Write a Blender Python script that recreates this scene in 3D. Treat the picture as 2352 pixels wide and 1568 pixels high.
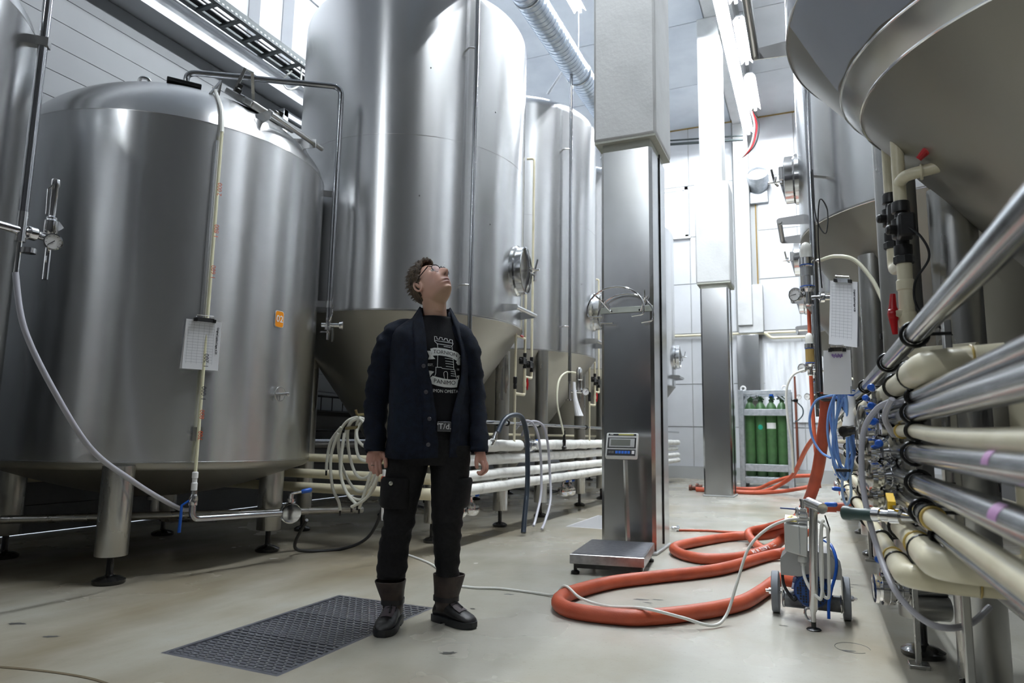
import bpy, bmesh, math, random
import numpy as np
from mathutils import Vector, Matrix, Quaternion
from mathutils.bvhtree import BVHTree

for o in list(bpy.data.objects):
    bpy.data.objects.remove(o)
S = bpy.context.scene
COL = S.collection
PI = math.pi
random.seed(4)
rng = np.random.default_rng(7)

# ------------------------------------------------------------ camera
YAW, PITCH, ROLL = math.radians(23.88), math.radians(7.78), math.radians(.97)
cy_, sy_ = math.cos(YAW), math.sin(YAW)
FW = Vector((-sy_*math.cos(PITCH), cy_*math.cos(PITCH), math.sin(PITCH)))
R0 = Vector((cy_, sy_, 0)); U0 = R0.cross(FW)
RT = R0*math.cos(ROLL) + U0*math.sin(ROLL); UP = -R0*math.sin(ROLL) + U0*math.cos(ROLL)
cam_d = bpy.data.cameras.new('camera'); cam = bpy.data.objects.new('camera', cam_d); COL.objects.link(cam)
m = Matrix((RT, UP, -FW)).transposed().to_4x4(); m.translation = (0, 0, .96)
cam.matrix_world = m
cam_d.lens = 24; cam_d.sensor_width = 36; cam_d.clip_start = .02
cam_d.dof.use_dof = True; cam_d.dof.focus_distance = 3.9; cam_d.dof.aperture_fstop = 3.5
S.camera = cam

# ------------------------------------------------------------ world, exposure
W = bpy.data.worlds.new('world'); S.world = W; W.use_nodes = True
W.node_tree.nodes['Background'].inputs[0].default_value = (.78, .88, 1, 1)
W.node_tree.nodes['Background'].inputs[1].default_value = 3.0
S.view_settings.view_transform = 'Standard'; S.view_settings.look = 'None'
S.view_settings.exposure = 0.28; S.view_settings.gamma = 1; S.view_settings.use_curve_mapping = False
TUBE_POWER = 370.0          # emission strength of the fluorescent tubes

# ------------------------------------------------------------ materials
MATS = {}
def mat(name, col=(.5, .5, .5), rough=.5, metal=0., col2=None, nscale=6., nmix=(.4, .65), stretch=(1, 1, 1), bump=0., bscale=60.,
        rvar=0., trans=0., ior=1.45, alpha=1., emit=0., coat=0., aniso=0., sss=0., spec=.5, detail=4.):
    if name in MATS: return MATS[name]
    M = bpy.data.materials.new(name); M.use_nodes = True; N = M.node_tree; nd = N.nodes; lk = N.links
    P = nd['Principled BSDF']
    P.inputs['Base Color'].default_value = (*col, 1); P.inputs['Roughness'].default_value = rough
    P.inputs['Metallic'].default_value = metal; P.inputs['IOR'].default_value = ior
    P.inputs['Transmission Weight'].default_value = trans; P.inputs['Alpha'].default_value = alpha
    P.inputs['Coat Weight'].default_value = coat; P.inputs['Specular IOR Level'].default_value = spec
    P.inputs['Anisotropic'].default_value = aniso
    if sss: P.inputs['Subsurface Weight'].default_value = sss; P.inputs['Subsurface Radius'].default_value = (.01, .004, .002)
    if emit: P.inputs['Emission Color'].default_value = (*col, 1); P.inputs['Emission Strength'].default_value = emit
    if col2 or bump or rvar:
        tc = nd.new('ShaderNodeTexCoord'); mp = nd.new('ShaderNodeMapping'); mp.inputs['Scale'].default_value = stretch
        lk.new(tc.outputs['Object'], mp.inputs[0])
        n1 = nd.new('ShaderNodeTexNoise'); n1.inputs['Scale'].default_value = nscale; n1.inputs['Detail'].default_value = detail
        lk.new(mp.outputs[0], n1.inputs[0])
        if col2:
            mr = nd.new('ShaderNodeMapRange'); mr.inputs[1].default_value = nmix[0]; mr.inputs[2].default_value = nmix[1]
            mx = nd.new('ShaderNodeMix'); mx.data_type = 'RGBA'
            mx.inputs[6].default_value = (*col, 1); mx.inputs[7].default_value = (*col2, 1)
            lk.new(n1.outputs[0], mr.inputs[0]); lk.new(mr.outputs[0], mx.inputs[0]); lk.new(mx.outputs[2], P.inputs['Base Color'])
        if rvar:
            mr = nd.new('ShaderNodeMapRange'); mr.inputs[1].default_value = .3; mr.inputs[2].default_value = .7
            mr.inputs[3].default_value = max(.02, rough-rvar); mr.inputs[4].default_value = rough+rvar
            lk.new(n1.outputs[0], mr.inputs[0]); lk.new(mr.outputs[0], P.inputs['Roughness'])
        if bump:
            n2 = nd.new('ShaderNodeTexNoise'); n2.inputs['Scale'].default_value = bscale; n2.inputs['Detail'].default_value = 3
            lk.new(mp.outputs[0], n2.inputs[0])
            b = nd.new('ShaderNodeBump'); b.inputs['Strength'].default_value = bump; b.inputs['Distance'].default_value = .01
            lk.new(n2.outputs[0], b.inputs['Height']); lk.new(b.outputs[0], P.inputs['Normal'])
    MATS[name] = M; return M

def brushed(name, col, rough, aniso, col2):
    """rolled stainless sheet: scratches run round the shell, so highlights stretch up and down"""
    M = mat(name, col, rough, 1, col2, 2.2, (.3, .75), (1, 1, .12), aniso=aniso, detail=2.); N = M.node_tree; P = N.nodes['Principled BSDF']
    T = N.nodes.new('ShaderNodeTangent'); T.direction_type = 'RADIAL'; T.axis = 'Z'; N.links.new(T.outputs[0], P.inputs['Tangent']); P.inputs['Anisotropic Rotation'].default_value = .25
    return M
STEEL = brushed('brushed_steel', (.68, .685, .69), .27, .8, (.62, .625, .63))
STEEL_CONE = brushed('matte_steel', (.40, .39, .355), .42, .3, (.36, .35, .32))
STEEL_LEG = mat('leg_steel', (.52, .52, .51), .3, 1, (.42, .42, .4), 6., (.35, .7), (1, 1, .2), rvar=.06)
POLISH = mat('polished_steel', (.68, .69, .70), .12, 1)
SATIN = mat('satin_steel', (.6, .6, .6), .25, 1)
PIPE_ST = mat('pipe_steel', (.42, .43, .45), .15, 1, rvar=.04, nscale=12.)
CLAD = mat('cladding_steel', (.50, .51, .52), .20, 1, (.42, .42, .42), 2.5, (.35, .7), (1, 1, .6), .10, 3.)
GALV = mat('galvanised_steel', (.50, .53, .56), .45, .7, (.38, .41, .44), 14., (.35, .65))
CHROME = mat('chrome', (.78, .78, .79), .08, 1)
DARKMET = mat('dark_metal', (.045, .045, .045), .25, .8)
FOOTB = mat('black_foot', (.012, .012, .012), .18, 0, coat=.5)
BLACK = mat('black_plastic', (.012, .012, .013), .4)
BLACKR = mat('black_rubber', (.015, .016, .018), .5)
TRAYM = mat('tray_steel', (.028, .036, .037), .45, .2)
WHITE = mat('white_plastic', (.78, .78, .78), .35)
PVC = mat('cream_pvc', (.72, .67, .50), .28, 0, (.60, .55, .38), 5., (.45, .75), bump=.01, bscale=30)
PVCJ = mat('pvc_glue', (.5, .36, .1), .35)
INSUL = mat('white_insulation', (.80, .80, .77), .6, 0, (.50, .50, .47), 9., (.52, .8), bump=.25, bscale=45)
BLUE = mat('blue_plastic', (.01, .085, .42), .3)
BLUEH = mat('blue_hose', (.17, .32, .66), .35)
BLUEM = mat('blue_paint', (.008, .035, .16), .4, bump=.03)
RED = mat('red_plastic', (.42, .006, .01), .35)
YEL = mat('yellow_plastic', (.75, .47, .01), .4)
ORANGE = mat('orange_hose', (.43, .078, .032), .5, 0, (.32, .052, .021), 7., (.4, .75), bump=.1, bscale=120)
ORANGEL = mat('orange_label', (.80, .27, .005), .35)
GREYHOSE = mat('grey_hose', (.42, .42, .47), .3, bump=.1, bscale=160)
CLEARHOSE = mat('milky_hose', (.62, .62, .55), .28)
YHOSE = mat('pale_hose', (.72, .71, .56), .3)
CABLEW = mat('white_cable', (.72, .72, .68), .4)
SIGHT = mat('sight_tube', (.75, .73, .52), .15, 0, alpha=1)
PAPER = mat('paper', (.80, .81, .84), .7)
INK = mat('ink', (.03, .03, .04), .6)
INKP = mat('purple_ink', (.22, .10, .42), .6)
REDINK = mat('red_ink', (.55, .09, .03), .6)
GREEN = mat('green_cylinder', (.055, .135, .048), .4, 0, (.045, .105, .04), 8.)
TEAL = mat('teal_sticker', (.0, .32, .22), .5)
WALLW = mat('white_wall', (.60, .615, .64), .55, 0, (.54, .555, .58), 1.2, (.4, .7), bump=.05, bscale=9)
WALLG = mat('grey_wall', (.175, .183, .192), .6, 0, (.155, .162, .17), .8, (.4, .7))
DARKW = mat('dark_wall', (.07, .07, .075), .7)
SEAL = mat('dark_joint', (.16, .165, .17), .8)
SEALB = mat('joint', (.42, .43, .43), .8)
CEILM = mat('ceiling_concrete', (.62, .66, .71), .8, 0, (.52, .56, .62), 1.5, (.4, .7), bump=.1, bscale=14)
CONC = mat('painted_concrete', (.58, .59, .59), .75, 0, (.50, .51, .51), 3., (.45, .75), bump=.22, bscale=26)
CONC_CUT = mat('rough_concrete', (.46, .47, .42), .9, bump=.4, bscale=50)
RUST = mat('rust_stain', (.25, .16, .04), .8)
GLASS = mat('glass', (1, 1, 1), .02, 0, trans=1, ior=1.45)
ACRYL = mat('clear_acrylic', (.82, .84, .86), .05, 0, trans=.85, ior=1.3)
SCREEN = mat('lcd', (.16, .17, .15), .2)
KEYB = mat('blue_key', (.02, .14, .62), .4)
ZINC = mat('zinc_box', (.52, .53, .51), .5, .3)
GREYR = mat('grey_rubber', (.20, .215, .24), .7)
TUBEM = mat('lit_tube', (.91, .96, 1.0), .5, emit=TUBE_POWER)
TUBEH = mat('lamp_housing', (.75, .77, .8), .4)
PURP = mat('purple_tag', (.42, .22, .42), .5)

# floor: pale sealed concrete with brown water stains, plus shade painted in toward the left
def floor_mat():
    M = bpy.data.materials.new('floor_concrete'); M.use_nodes = True; N = M.node_tree; nd = N.nodes; lk = N.links
    P = nd['Principled BSDF']; tc = nd.new('ShaderNodeTexCoord')
    def noise(s, d=4, st=(1, 1, 1)):
        mp = nd.new('ShaderNodeMapping'); mp.inputs['Scale'].default_value = st; lk.new(tc.outputs['Object'], mp.inputs[0])
        n = nd.new('ShaderNodeTexNoise'); n.inputs['Scale'].default_value = s; n.inputs['Detail'].default_value = d
        lk.new(mp.outputs[0], n.inputs[0]); return n.outputs[0]
    def rng_(x, a, b, c=0, d=1):
        r = nd.new('ShaderNodeMapRange'); r.inputs[1].default_value = a; r.inputs[2].default_value = b
        r.inputs[3].default_value = c; r.inputs[4].default_value = d; lk.new(x, r.inputs[0]); return r.outputs[0]
    def mix(f, a, b):
        x = nd.new('ShaderNodeMix'); x.data_type = 'RGBA'; lk.new(f, x.inputs[0])
        for k, v in ((6, a), (7, b)):
            if isinstance(v, tuple): x.inputs[k].default_value = (*v, 1)
            else: lk.new(v, x.inputs[k])
        return x.outputs[2]
    c = mix(rng_(noise(1.3, 6), .3, .75), (.50, .49, .44), (.37, .355, .30))
    c = mix(rng_(noise(.55, 6, (1.3, .7, 1)), .48, .78), c, (.29, .225, .13))
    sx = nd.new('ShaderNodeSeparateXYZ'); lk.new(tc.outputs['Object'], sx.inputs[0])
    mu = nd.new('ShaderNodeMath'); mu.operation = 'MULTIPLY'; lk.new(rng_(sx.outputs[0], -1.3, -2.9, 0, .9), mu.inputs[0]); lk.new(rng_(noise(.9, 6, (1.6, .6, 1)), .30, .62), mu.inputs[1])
    c = mix(mu.outputs[0], c, (.235, .20, .135))  # brown stains along the left tanks, spread wider to paint that side darker
    c = mix(rng_(noise(60, 3), .62, .75, 0, .35), c, (.25, .24, .21))
    lk.new(c, P.inputs['Base Color'])
    lk.new(rng_(noise(1.1, 4), .3, .75, .16, .34), P.inputs['Roughness'])
    b = nd.new('ShaderNodeBump'); b.inputs['Strength'].default_value = .09; b.inputs['Distance'].default_value = .01
    lk.new(noise(16, 4), b.inputs['Height']); lk.new(b.outputs[0], P.inputs['Normal'])
    return M
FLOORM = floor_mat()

# ------------------------------------------------------------ mesh helpers
class MB:
    def __init__(s): s.v = []; s.f = []
    def add(s, v, f):
        n = len(s.v); s.v += [tuple(float(c) for c in p) for p in v]; s.f += [tuple(i+n for i in q) for q in f]; return s
    def box(s, c, d, rz=0., rot=None):
        x, y, z = d[0]/2, d[1]/2, d[2]/2
        V = [Vector((a*x, b*y, e*z)) for e in (-1, 1) for b in (-1, 1) for a in (-1, 1)]
        R = rot if rot is not None else Matrix.Rotation(rz, 3, 'Z')
        c = Vector(c)
        return s.add([R @ v + c for v in V], [(0, 2, 3, 1), (4, 5, 7, 6), (0, 1, 5, 4), (2, 6, 7, 3), (0, 4, 6, 2), (1, 3, 7, 5)])
    def tube(s, path, r, seg=12, caps=True, closed=False, up=None, flat=1.):
        P = [Vector(p) for p in path]; n = len(P)
        rr = r if hasattr(r, '__len__') else [r]*n
        T = []
        for i in range(n):
            if closed: d = P[(i+1) % n]-P[i-1]
            else: d = P[min(i+1, n-1)]-P[max(i-1, 0)]
            T.append(d.normalized() if d.length > 1e-9 else Vector((0, 0, 1)))
        t0 = T[0]; a = Vector(up) if up else (Vector((0, 0, 1)) if abs(t0.z) < .9 else Vector((1, 0, 0)))
        nrm = (a-t0*a.dot(t0)).normalized(); V = []
        for i in range(n):
            if i:
                q = T[i-1].rotation_difference(T[i]); nrm = q @ nrm; nrm = (nrm-T[i]*nrm.dot(T[i])).normalized()
            b = T[i].cross(nrm)
            for k in range(seg):
                an = 2*PI*k/seg
                V.append(P[i]+nrm*(math.cos(an)*rr[i])+b*(math.sin(an)*rr[i]*flat))
        F = []
        for i in range(n if closed else n-1):
            for k in range(seg):
                j = (i+1) % n; F.append((i*seg+k, i*seg+(k+1) % seg, j*seg+(k+1) % seg, j*seg+k))
        if caps and not closed:
            F.append(tuple(range(seg))[::-1]); F.append(tuple((n-1)*seg+k for k in range(seg)))
        return s.add(V, F)
    def cyl(s, a, b, r, seg=16): return s.tube([a, b], r, seg)
    def lathe(s, prof, seg=32, o=(0, 0, 0), axis=(0, 0, 1), arc=None):
        q = Vector((0, 0, 1)).rotation_difference(Vector(axis).normalized()); o = Vector(o)
        V = []; F = []; n = len(prof)
        for (r, z) in prof:
            for k in range(seg):
                a = 2*PI*k/seg; V.append(q @ Vector((r*math.cos(a), r*math.sin(a), z))+o)
        for i in range(n-1):
            for k in range(seg): F.append((i*seg+k, i*seg+(k+1) % seg, (i+1)*seg+(k+1) % seg, (i+1)*seg+k))
        if prof[0][0] > 1e-6: F.append(tuple(range(seg))[::-1])
        if prof[-1][0] > 1e-6: F.append(tuple((n-1)*seg+k for k in range(seg)))
        return s.add(V, F)
    def loft(s, rings, caps=True, close=True):
        n = len(rings[0]); V = [p for r in rings for p in r]; F = []
        for i in range(len(rings)-1):
            for k in range(n if close else n-1):
                F.append((i*n+k, i*n+(k+1) % n, (i+1)*n+(k+1) % n, (i+1)*n+k))
        if caps: F.append(tuple(range(n))[::-1]); F.append(tuple((len(rings)-1)*n+k for k in range(n)))
        return s.add(V, F)
    def prism(s, poly, d, o=(0, 0, 0), ex=(1, 0, 0), ey=(0, 0, 1)):   # polygon in the plane ex, ey; thickness d along ex x ey (centred)
        ex, ey, o = Vector(ex), Vector(ey), Vector(o); nz = ex.cross(ey).normalized(); n = len(poly)
        V = [o+ex*x+ey*y+nz*(e*d/2) for e in (-1, 1) for x, y in poly]
        F = [tuple(range(n))[::-1], tuple(range(n, 2*n))]+[(k, (k+1) % n, n+(k+1) % n, n+k) for k in range(n)]
        return s.add(V, F)
    def ring(s, c, axis, R, r, seg=24, rs=8):
        axis = Vector(axis).normalized(); a = Vector((0, 0, 1)) if abs(axis.z) < .9 else Vector((1, 0, 0))
        u = (a-axis*a.dot(axis)).normalized(); w = axis.cross(u); c = Vector(c)
        return s.tube([c+u*(R*math.cos(t))+w*(R*math.sin(t)) for t in [2*PI*k/seg for k in range(seg)]], r, rs, closed=True)

ORG = {}
def obj(name, mb, m, parent=None, sharp=35, bevel=0., label=None):
    me = bpy.data.meshes.new(name)
    v = mb.v
    org = ORG.get(parent.name, Vector((0, 0, 0))) if parent else Vector((0, 0, 0))
    if org.length > 0: v = [(p[0]-org.x, p[1]-org.y, p[2]-org.z) for p in v]
    me.from_pydata(v, [], mb.f); me.materials.append(m)
    bm = bmesh.new(); bm.from_mesh(me); bmesh.ops.recalc_face_normals(bm, faces=bm.faces); bm.to_mesh(me); bm.free()
    me.polygons.foreach_set('use_smooth', [True]*len(me.polygons)); me.set_sharp_from_angle(angle=math.radians(sharp))
    o = bpy.data.objects.new(name, me); COL.objects.link(o)
    if parent: o.parent = parent
    ORG[o.name] = org
    if bevel:
        b = o.modifiers.new('bevel', 'BEVEL'); b.width = bevel; b.segments = 2; b.limit_method = 'ANGLE'; b.angle_limit = math.radians(40)
    if label: o['label'] = label
    return o
def thing(name, label, cat, loc, group=None):
    o = bpy.data.objects.new(name, None); COL.objects.link(o); o.location = loc; o.empty_display_size = .1
    o['label'] = label; o['category'] = cat
    if group: o['group'] = group
    ORG[o.name] = Vector(loc); return o
def tag(o, label, cat, group=None):
    o['label'] = label; o['category'] = cat
    if group: o['group'] = group
    return o
def struct(name, mb, m, parent=None, **k):
    o = obj(name, mb, m, parent, **k)
    if not parent: o['kind'] = 'structure'
    return o
def sgroup(name, loc=(0, 0, 0), label=None):
    o = bpy.data.objects.new(name, None); COL.objects.link(o); o.location = loc; o['kind'] = 'structure'; o.empty_display_size = .1
    if label: o['label'] = label
    ORG[o.name] = Vector(loc); return o

def catmull(pts, n=10, closed=False):
    P = [Vector(p) for p in pts]; out = []; m = len(P)
    for i in range(m if closed else m-1):
        if closed: p0, p1, p2, p3 = P[i-1], P[i], P[(i+1) % m], P[(i+2) % m]
        else: p0, p1, p2, p3 = P[max(i-1, 0)], P[i], P[i+1], P[min(i+2, m-1)]
        for k in range(n):
            t = k/n
            out.append(.5*((2*p1)+(p2-p0)*t+(2*p0-5*p1+4*p2-p3)*t*t+(3*p1-p0-3*p2+p3)*t**3))
    if not closed: out.append(P[-1])
    return out
def bend(pts, r=.06, n=7):
    P = [Vector(p) for p in pts]; out = [P[0]]
    for i in range(1, len(P)-1):
        a = (P[i-1]-P[i]); b = (P[i+1]-P[i]); q = min(r, a.length*.49, b.length*.49)
        A = P[i]+a.normalized()*q; B = P[i]+b.normalized()*q
        for k in range(n+1):
            t = k/n; out.append(A*(1-t)**2+P[i]*2*t*(1-t)+B*t*t)
    out.append(P[-1]); return out

def text2d(s, size, align='CENTER', bold=0.):
    cu = bpy.data.curves.new('t', 'FONT'); cu.body = s; cu.size = size; cu.align_x = align; cu.align_y = 'CENTER'; cu.offset = bold
    cu.resolution_u = 3
    o = bpy.data.objects.new('t', cu); COL.objects.link(o); bpy.context.view_layer.update()
    me = bpy.data.meshes.new_from_object(o.evaluated_get(bpy.context.evaluated_depsgraph_get()))
    bpy.data.objects.remove(o)
    bm = bmesh.new(); bm.from_mesh(me); bmesh.ops.triangulate(bm, faces=bm.faces); bm.to_mesh(me); bm.free()
    V = [(v.co.x, v.co.y) for v in me.vertices]; F = [tuple(p.vertices) for p in me.polygons]
    bpy.data.meshes.remove(me); bpy.data.curves.remove(cu); return V, F
def text_on(s, size, fn, mb=None, **k):
    V, F = text2d(s, size, **k); mb = mb or MB(); mb.add([fn(x, y) for x, y in V], F); return mb
def plane_fn(o, ex, ey):
    o, ex, ey = Vector(o), Vector(ex), Vector(ey); return lambda x, y: o+ex*x+ey*y
def grid_on(fn, x0, x1, y0, y1, nx=6, ny=6):
    V = [fn(x0+(x1-x0)*i/nx, y0+(y1-y0)*j/ny) for j in range(ny+1) for i in range(nx+1)]
    F = [(j*(nx+1)+i, j*(nx+1)+i+1, (j+1)*(nx+1)+i+1, (j+1)*(nx+1)+i) for j in range(ny) for i in range(nx)]
    return MB().add(V, F)
# ============================================================ THE ROOM
XL, XR, YB, YF, ZC = -6.55, 3.0, 17.0, -14.0, 8.85
bpy.context.view_layer.update()

# floor with two drain openings (grate pits)
GR = (-2.63, -1.98, 2.24, 3.46)      # near grate x0,x1,y0,y1
GR2 = (-2.48, -1.85, 7.1, 8.3)
def floor_mesh():
    xs = sorted({XL, XR, GR[0], GR[1], GR2[0], GR2[1]}); ys = sorted({YF, YB, GR[2], GR[3], GR2[2], GR2[3]})
    mb = MB(); idx = {}
    def vid(x, y):
        if (x, y) not in idx: idx[(x, y)] = len(mb.v); mb.v.append((x, y, 0))
        return idx[(x, y)]
    for i in range(len(xs)-1):
        for j in range(len(ys)-1):
            mx, my = (xs[i]+xs[i+1])/2, (ys[j]+ys[j+1])/2
            if any(g[0] < mx < g[1] and g[2] < my < g[3] for g in (GR, GR2)): continue
            mb.f.append((vid(xs[i], ys[j]), vid(xs[i+1], ys[j]), vid(xs[i+1], ys[j+1]), vid(xs[i], ys[j+1])))
    for g in (GR, GR2):
        z = -.25
        a, b, c, d = g; n = len(mb.v)
        mb.v += [(a, c, 0), (b, c, 0), (b, d, 0), (a, d, 0), (a, c, z), (b, c, z), (b, d, z), (a, d, z)]
        mb.f += [(n, n+1, n+5, n+4), (n+1, n+2, n+6, n+5), (n+2, n+3, n+7, n+6), (n+3, n, n+4, n+7), (n+4, n+5, n+6, n+7)]
    return mb
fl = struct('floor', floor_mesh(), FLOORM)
fl['label'] = 'pale grey sealed concrete floor with brown stains'

# left wall: grey sandwich-panel siding below, white above
wl = struct('wall_left', MB().box((XL-.12, (YF+YB)/2, ZC/2), (.2, YB-YF, ZC)), SEAL)
z = 0.
while z < 5.35:
    h = min(.255, 5.38-z)
    obj('panel', MB().box((XL-.005, (YF+YB)/2, z+h/2), (.04, YB-YF, h-.007)), WALLG, wl)
    z += .255
for k in range(20):
    y0 = YF+k*1.6
    for zz in (5.62, 7.25):
        obj('panel', MB().box((XL-.005, y0+.8, zz+.8), (.04, 1.59, 1.59)), WALLW, wl)
# horizontal steel beam along the left wall
t = MB().box((-6.42, 1.5, 5.5), (.26, 31, .20)); t.box((-6.40, 1.5, 5.385), (.32, 31, .03)); t.box((-6.40, 1.5, 5.615), (.32, 31, .03))
tr = struct('trim_1', t, WALLW); tr['label'] = 'white horizontal steel beam along the left wall'
for k, y in enumerate((6.15, 6.75)):
    tr = struct('trim_%d' % (k+2), MB().box((-6.42, y, 7.25), (.2, .10, 3.2)), WALLW)
# framed hatch in the left wall
dr = struct('door_1', MB().box((-6.50, 7.35, 4.35), (.05, 1.1, 1.75)), WALLG)
fr = MB()
for a, b in (((-6.47, 6.78, 4.35), (.09, .09, 1.9)), ((-6.47, 7.92, 4.35), (.09, .09, 1.9)), ((-6.47, 7.35, 5.25), (.09, 1.2, .09)), ((-6.47, 7.35, 3.45), (.09, 1.2, .09))): fr.box(a, b)
obj('door_frame', fr, WALLW, dr)

# back wall: window opening, large white elements
WX0, WX1, WZ0, WZ1 = -3.55, -2.72, 5.95, 7.28
def wall_back():
    b = MB(); w = .2; y = YB+w/2
    def bx(x0, x1, z0, z1): b.box(((x0+x1)/2, y, (z0+z1)/2), (x1-x0, w, z1-z0))
    bx(XL-.2, WX0, 0, ZC); bx(WX1, XR+.2, 0, ZC); bx(WX0, WX1, 0, WZ0); bx(WX0, WX1, WZ1, ZC)
    return b
wb = struct('wall_back', wall_back(), SEALB)
rows = [(.28, 1.22), (1.23, 2.25), (2.26, 3.38), (3.5, 4.74), (4.75, 5.94), (5.95, 7.28), (7.29, 8.84)]
cols = [(XL, -5.0), (-4.99, WX0-.04), (WX0-.03, WX1+.03), (WX1+.04, -1.62), (-1.06, -.2), (-.19, 1.2), (1.21, XR)]
for z0, z1 in rows:
    for x0, x1 in cols:
        if z0 == 5.95 and abs(x0-(WX0-.03)) < .01: continue
        obj('panel', MB().box(((x0+x1)/2, YB-.008, (z0+z1)/2), (x1-x0-.012, .03, z1-z0-.012)), WALLW, wb)
pil = MB().box((-1.40, YB-.17, 6.15), (.34, .3, 5.1)); pil.box((-1.28, YB-.14, 4.0), (.56, .25, 1.15))
p_ = struct('column_3', pil, CONC, bevel=.015); p_['label'] = 'white concrete pilaster standing against the rear wall'
obj('steel_cladding', MB().box((-1.36, YB-.17, 2.6), (.5, .3, 1.55)), CLAD, p_, bevel=.008)
obj('rust_streak', MB().box((-1.11, YB-.03, 5.3), (.03, .015, 3.3)), RUST, p_)
tr = struct('trim_4', MB().tube([(-6.3, YB-.1, 3.46), (XR, YB-.1, 3.42)], .03, 8).tube(bend([(-1.55, YB-.16, 3.42), (-.98, YB-.16, 3.42), (-.85, YB-.16, 3.3), (1.5, YB-.16, 3.28)], .06), .035, 8), PVC)
tr['label'] = 'thin pipe running along the rear wall'
bb = struct('baseboard_back', MB().box((-1.8, YB-.05, .14), (9.4, .08, .28)), SEALB)
struct('trim_5', MB().box((-1.3, YB-.03, ZC-.03), (9.3, .06, .05)), RUST)
# plastic sheeting with drape folds over the lower rear wall
V = []; nx, nz = 60, 10
for j in range(nz+1):
    for i in range(nx+1):
        u, w = i/nx, j/nz
        V.append((-1.02+1.25*u, YB-.06-.018*math.sin(u*55+w*5)*(1-.4*w)-.012*math.sin(u*23-w*9), 1.35+w*1.85))
F = [(j*(nx+1)+i, j*(nx+1)+i+1, (j+1)*(nx+1)+i+1, (j+1)*(nx+1)+i) for j in range(nz) for i in range(nx)]
tag(obj('plastic_sheet', MB().add(V, F), mat('white_sheet', (.78, .80, .83), .35), sharp=80), 'white plastic sheet hanging in folds on the rear wall behind the gas rack', 'sheet')
# window
w1 = sgroup('window_1', ((WX0+WX1)/2, YB+.05, WZ0), 'bright white framed window high in the rear wall')
f = MB(); cx = (WX0+WX1)/2
for x in (WX0+.04, WX1-.04): f.box((x, YB+.05, (WZ0+WZ1)/2), (.08, .12, WZ1-WZ0))
for zz in (WZ0+.04, WZ1-.04): f.box((cx, YB+.05, zz), (WX1-WX0, .12, .08))
f.box((WX1-.16, YB+.05, (WZ0+WZ1)/2), (.05, .10, WZ1-WZ0))
obj('window_frame', f, WHITE, w1); obj('window_sill', MB().box((cx, YB-.02, WZ0-.02), (WX1-WX0+.12, .18, .04)), WHITE, w1)
obj('pane', MB().box((cx-.08, YB+.05, (WZ0+WZ1)/2), (WX1-WX0-.26, .012, WZ1-WZ0-.16)), GLASS, w1)
obj('pane', MB().box((WX1-.105, YB+.05, (WZ0+WZ1)/2), (.06, .012, WZ1-WZ0-.16)), GLASS, w1)

struct('wall_right', MB().box((XR+.1, (YF+YB)/2, ZC/2), (.2, YB-YF, ZC)), mat('shade_wall', (.06, .06, .062), .7))
struct('wall_front', MB().box(((XL+XR)/2, YF-.1, ZC/2), (XR-XL+.4, .2, ZC)), DARKW)
ce = struct('ceiling', MB().box(((XL+XR)/2, (YF+YB)/2, ZC+.15), (XR-XL+.4, YB-YF+.4, .3)), SEALB)
for k in range(13):
    y0 = YF+k*2.4
    for x0, x1 in ((XL, -1.62), (-1.0, XR)):
        obj('slab', MB().box(((x0+x1)/2, y0+1.2, ZC-.01), (x1-x0-.02, 2.38, .05)), CEILM if x0 < -2 else WALLW, ce)
be = struct('trim_6', MB().box((-1.31, 1.5, ZC-.12), (.5, 30.9, .26)), CONC)
be['label'] = 'white concrete roof beam above the row of columns'

# concrete columns with stainless cladding round the foot
def column(n, x0, x1, y0, y1, zc, wide_to, label):
    cx, cy, w, d = (x0+x1)/2, (y0+y1)/2, x1-x0, y1-y0
    g = sgroup('column_%d' % n, (cx, cy, 0), label); e = .055
    up = MB().box((cx, cy, (zc+wide_to)/2), (w+2*e, d+2*e, wide_to-zc))
    obj('concrete_shaft', up, CONC, g, bevel=.025)
    if wide_to < 8.5:
        obj('upper_shaft', MB().box((cx-.005, cy, (wide_to+ZC-.25)/2), (w-.08, d-.05, ZC-.25-wide_to)), CONC, g, bevel=.02)
    obj('plaster_edge', MB().box((cx, cy, zc-.006), (w+2*e-.02, d+2*e-.02, .02)), CONC_CUT, g)
    c = .028
    def ring_(z): return [(x0+c, y0, z), (x1-c, y0, z), (x1, y0+c, z), (x1, y1, z), (x0, y1, z), (x0, y0+c, z)]
    obj('steel_cladding', MB().loft([ring_(0), ring_(zc-.09)]), CLAD, g, sharp=20)
    obj('cladding_seam', MB().box((x1+.004, y0+d*.55, zc/2), (.012, .02, zc-.1)), DARKMET, g)
    obj('concrete_core', MB().box((cx, cy, zc-.05), (w-.03, d-.03, .1)), CONC_CUT, g)
    obj('base_seal', MB().box((cx, cy, .012), (w+.03, d+.03, .024)), SEALB, g, bevel=.008)
column(1, -1.70, -1.235, 5.78, 6.36, 3.62, 8.59, 'white concrete column with shiny steel cladding behind the platform scale')
column(2, -1.74, -1.27, 11.97, 12.55, 3.62, 5.42, 'farther white concrete column with steel cladding near the gas rack')

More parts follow.
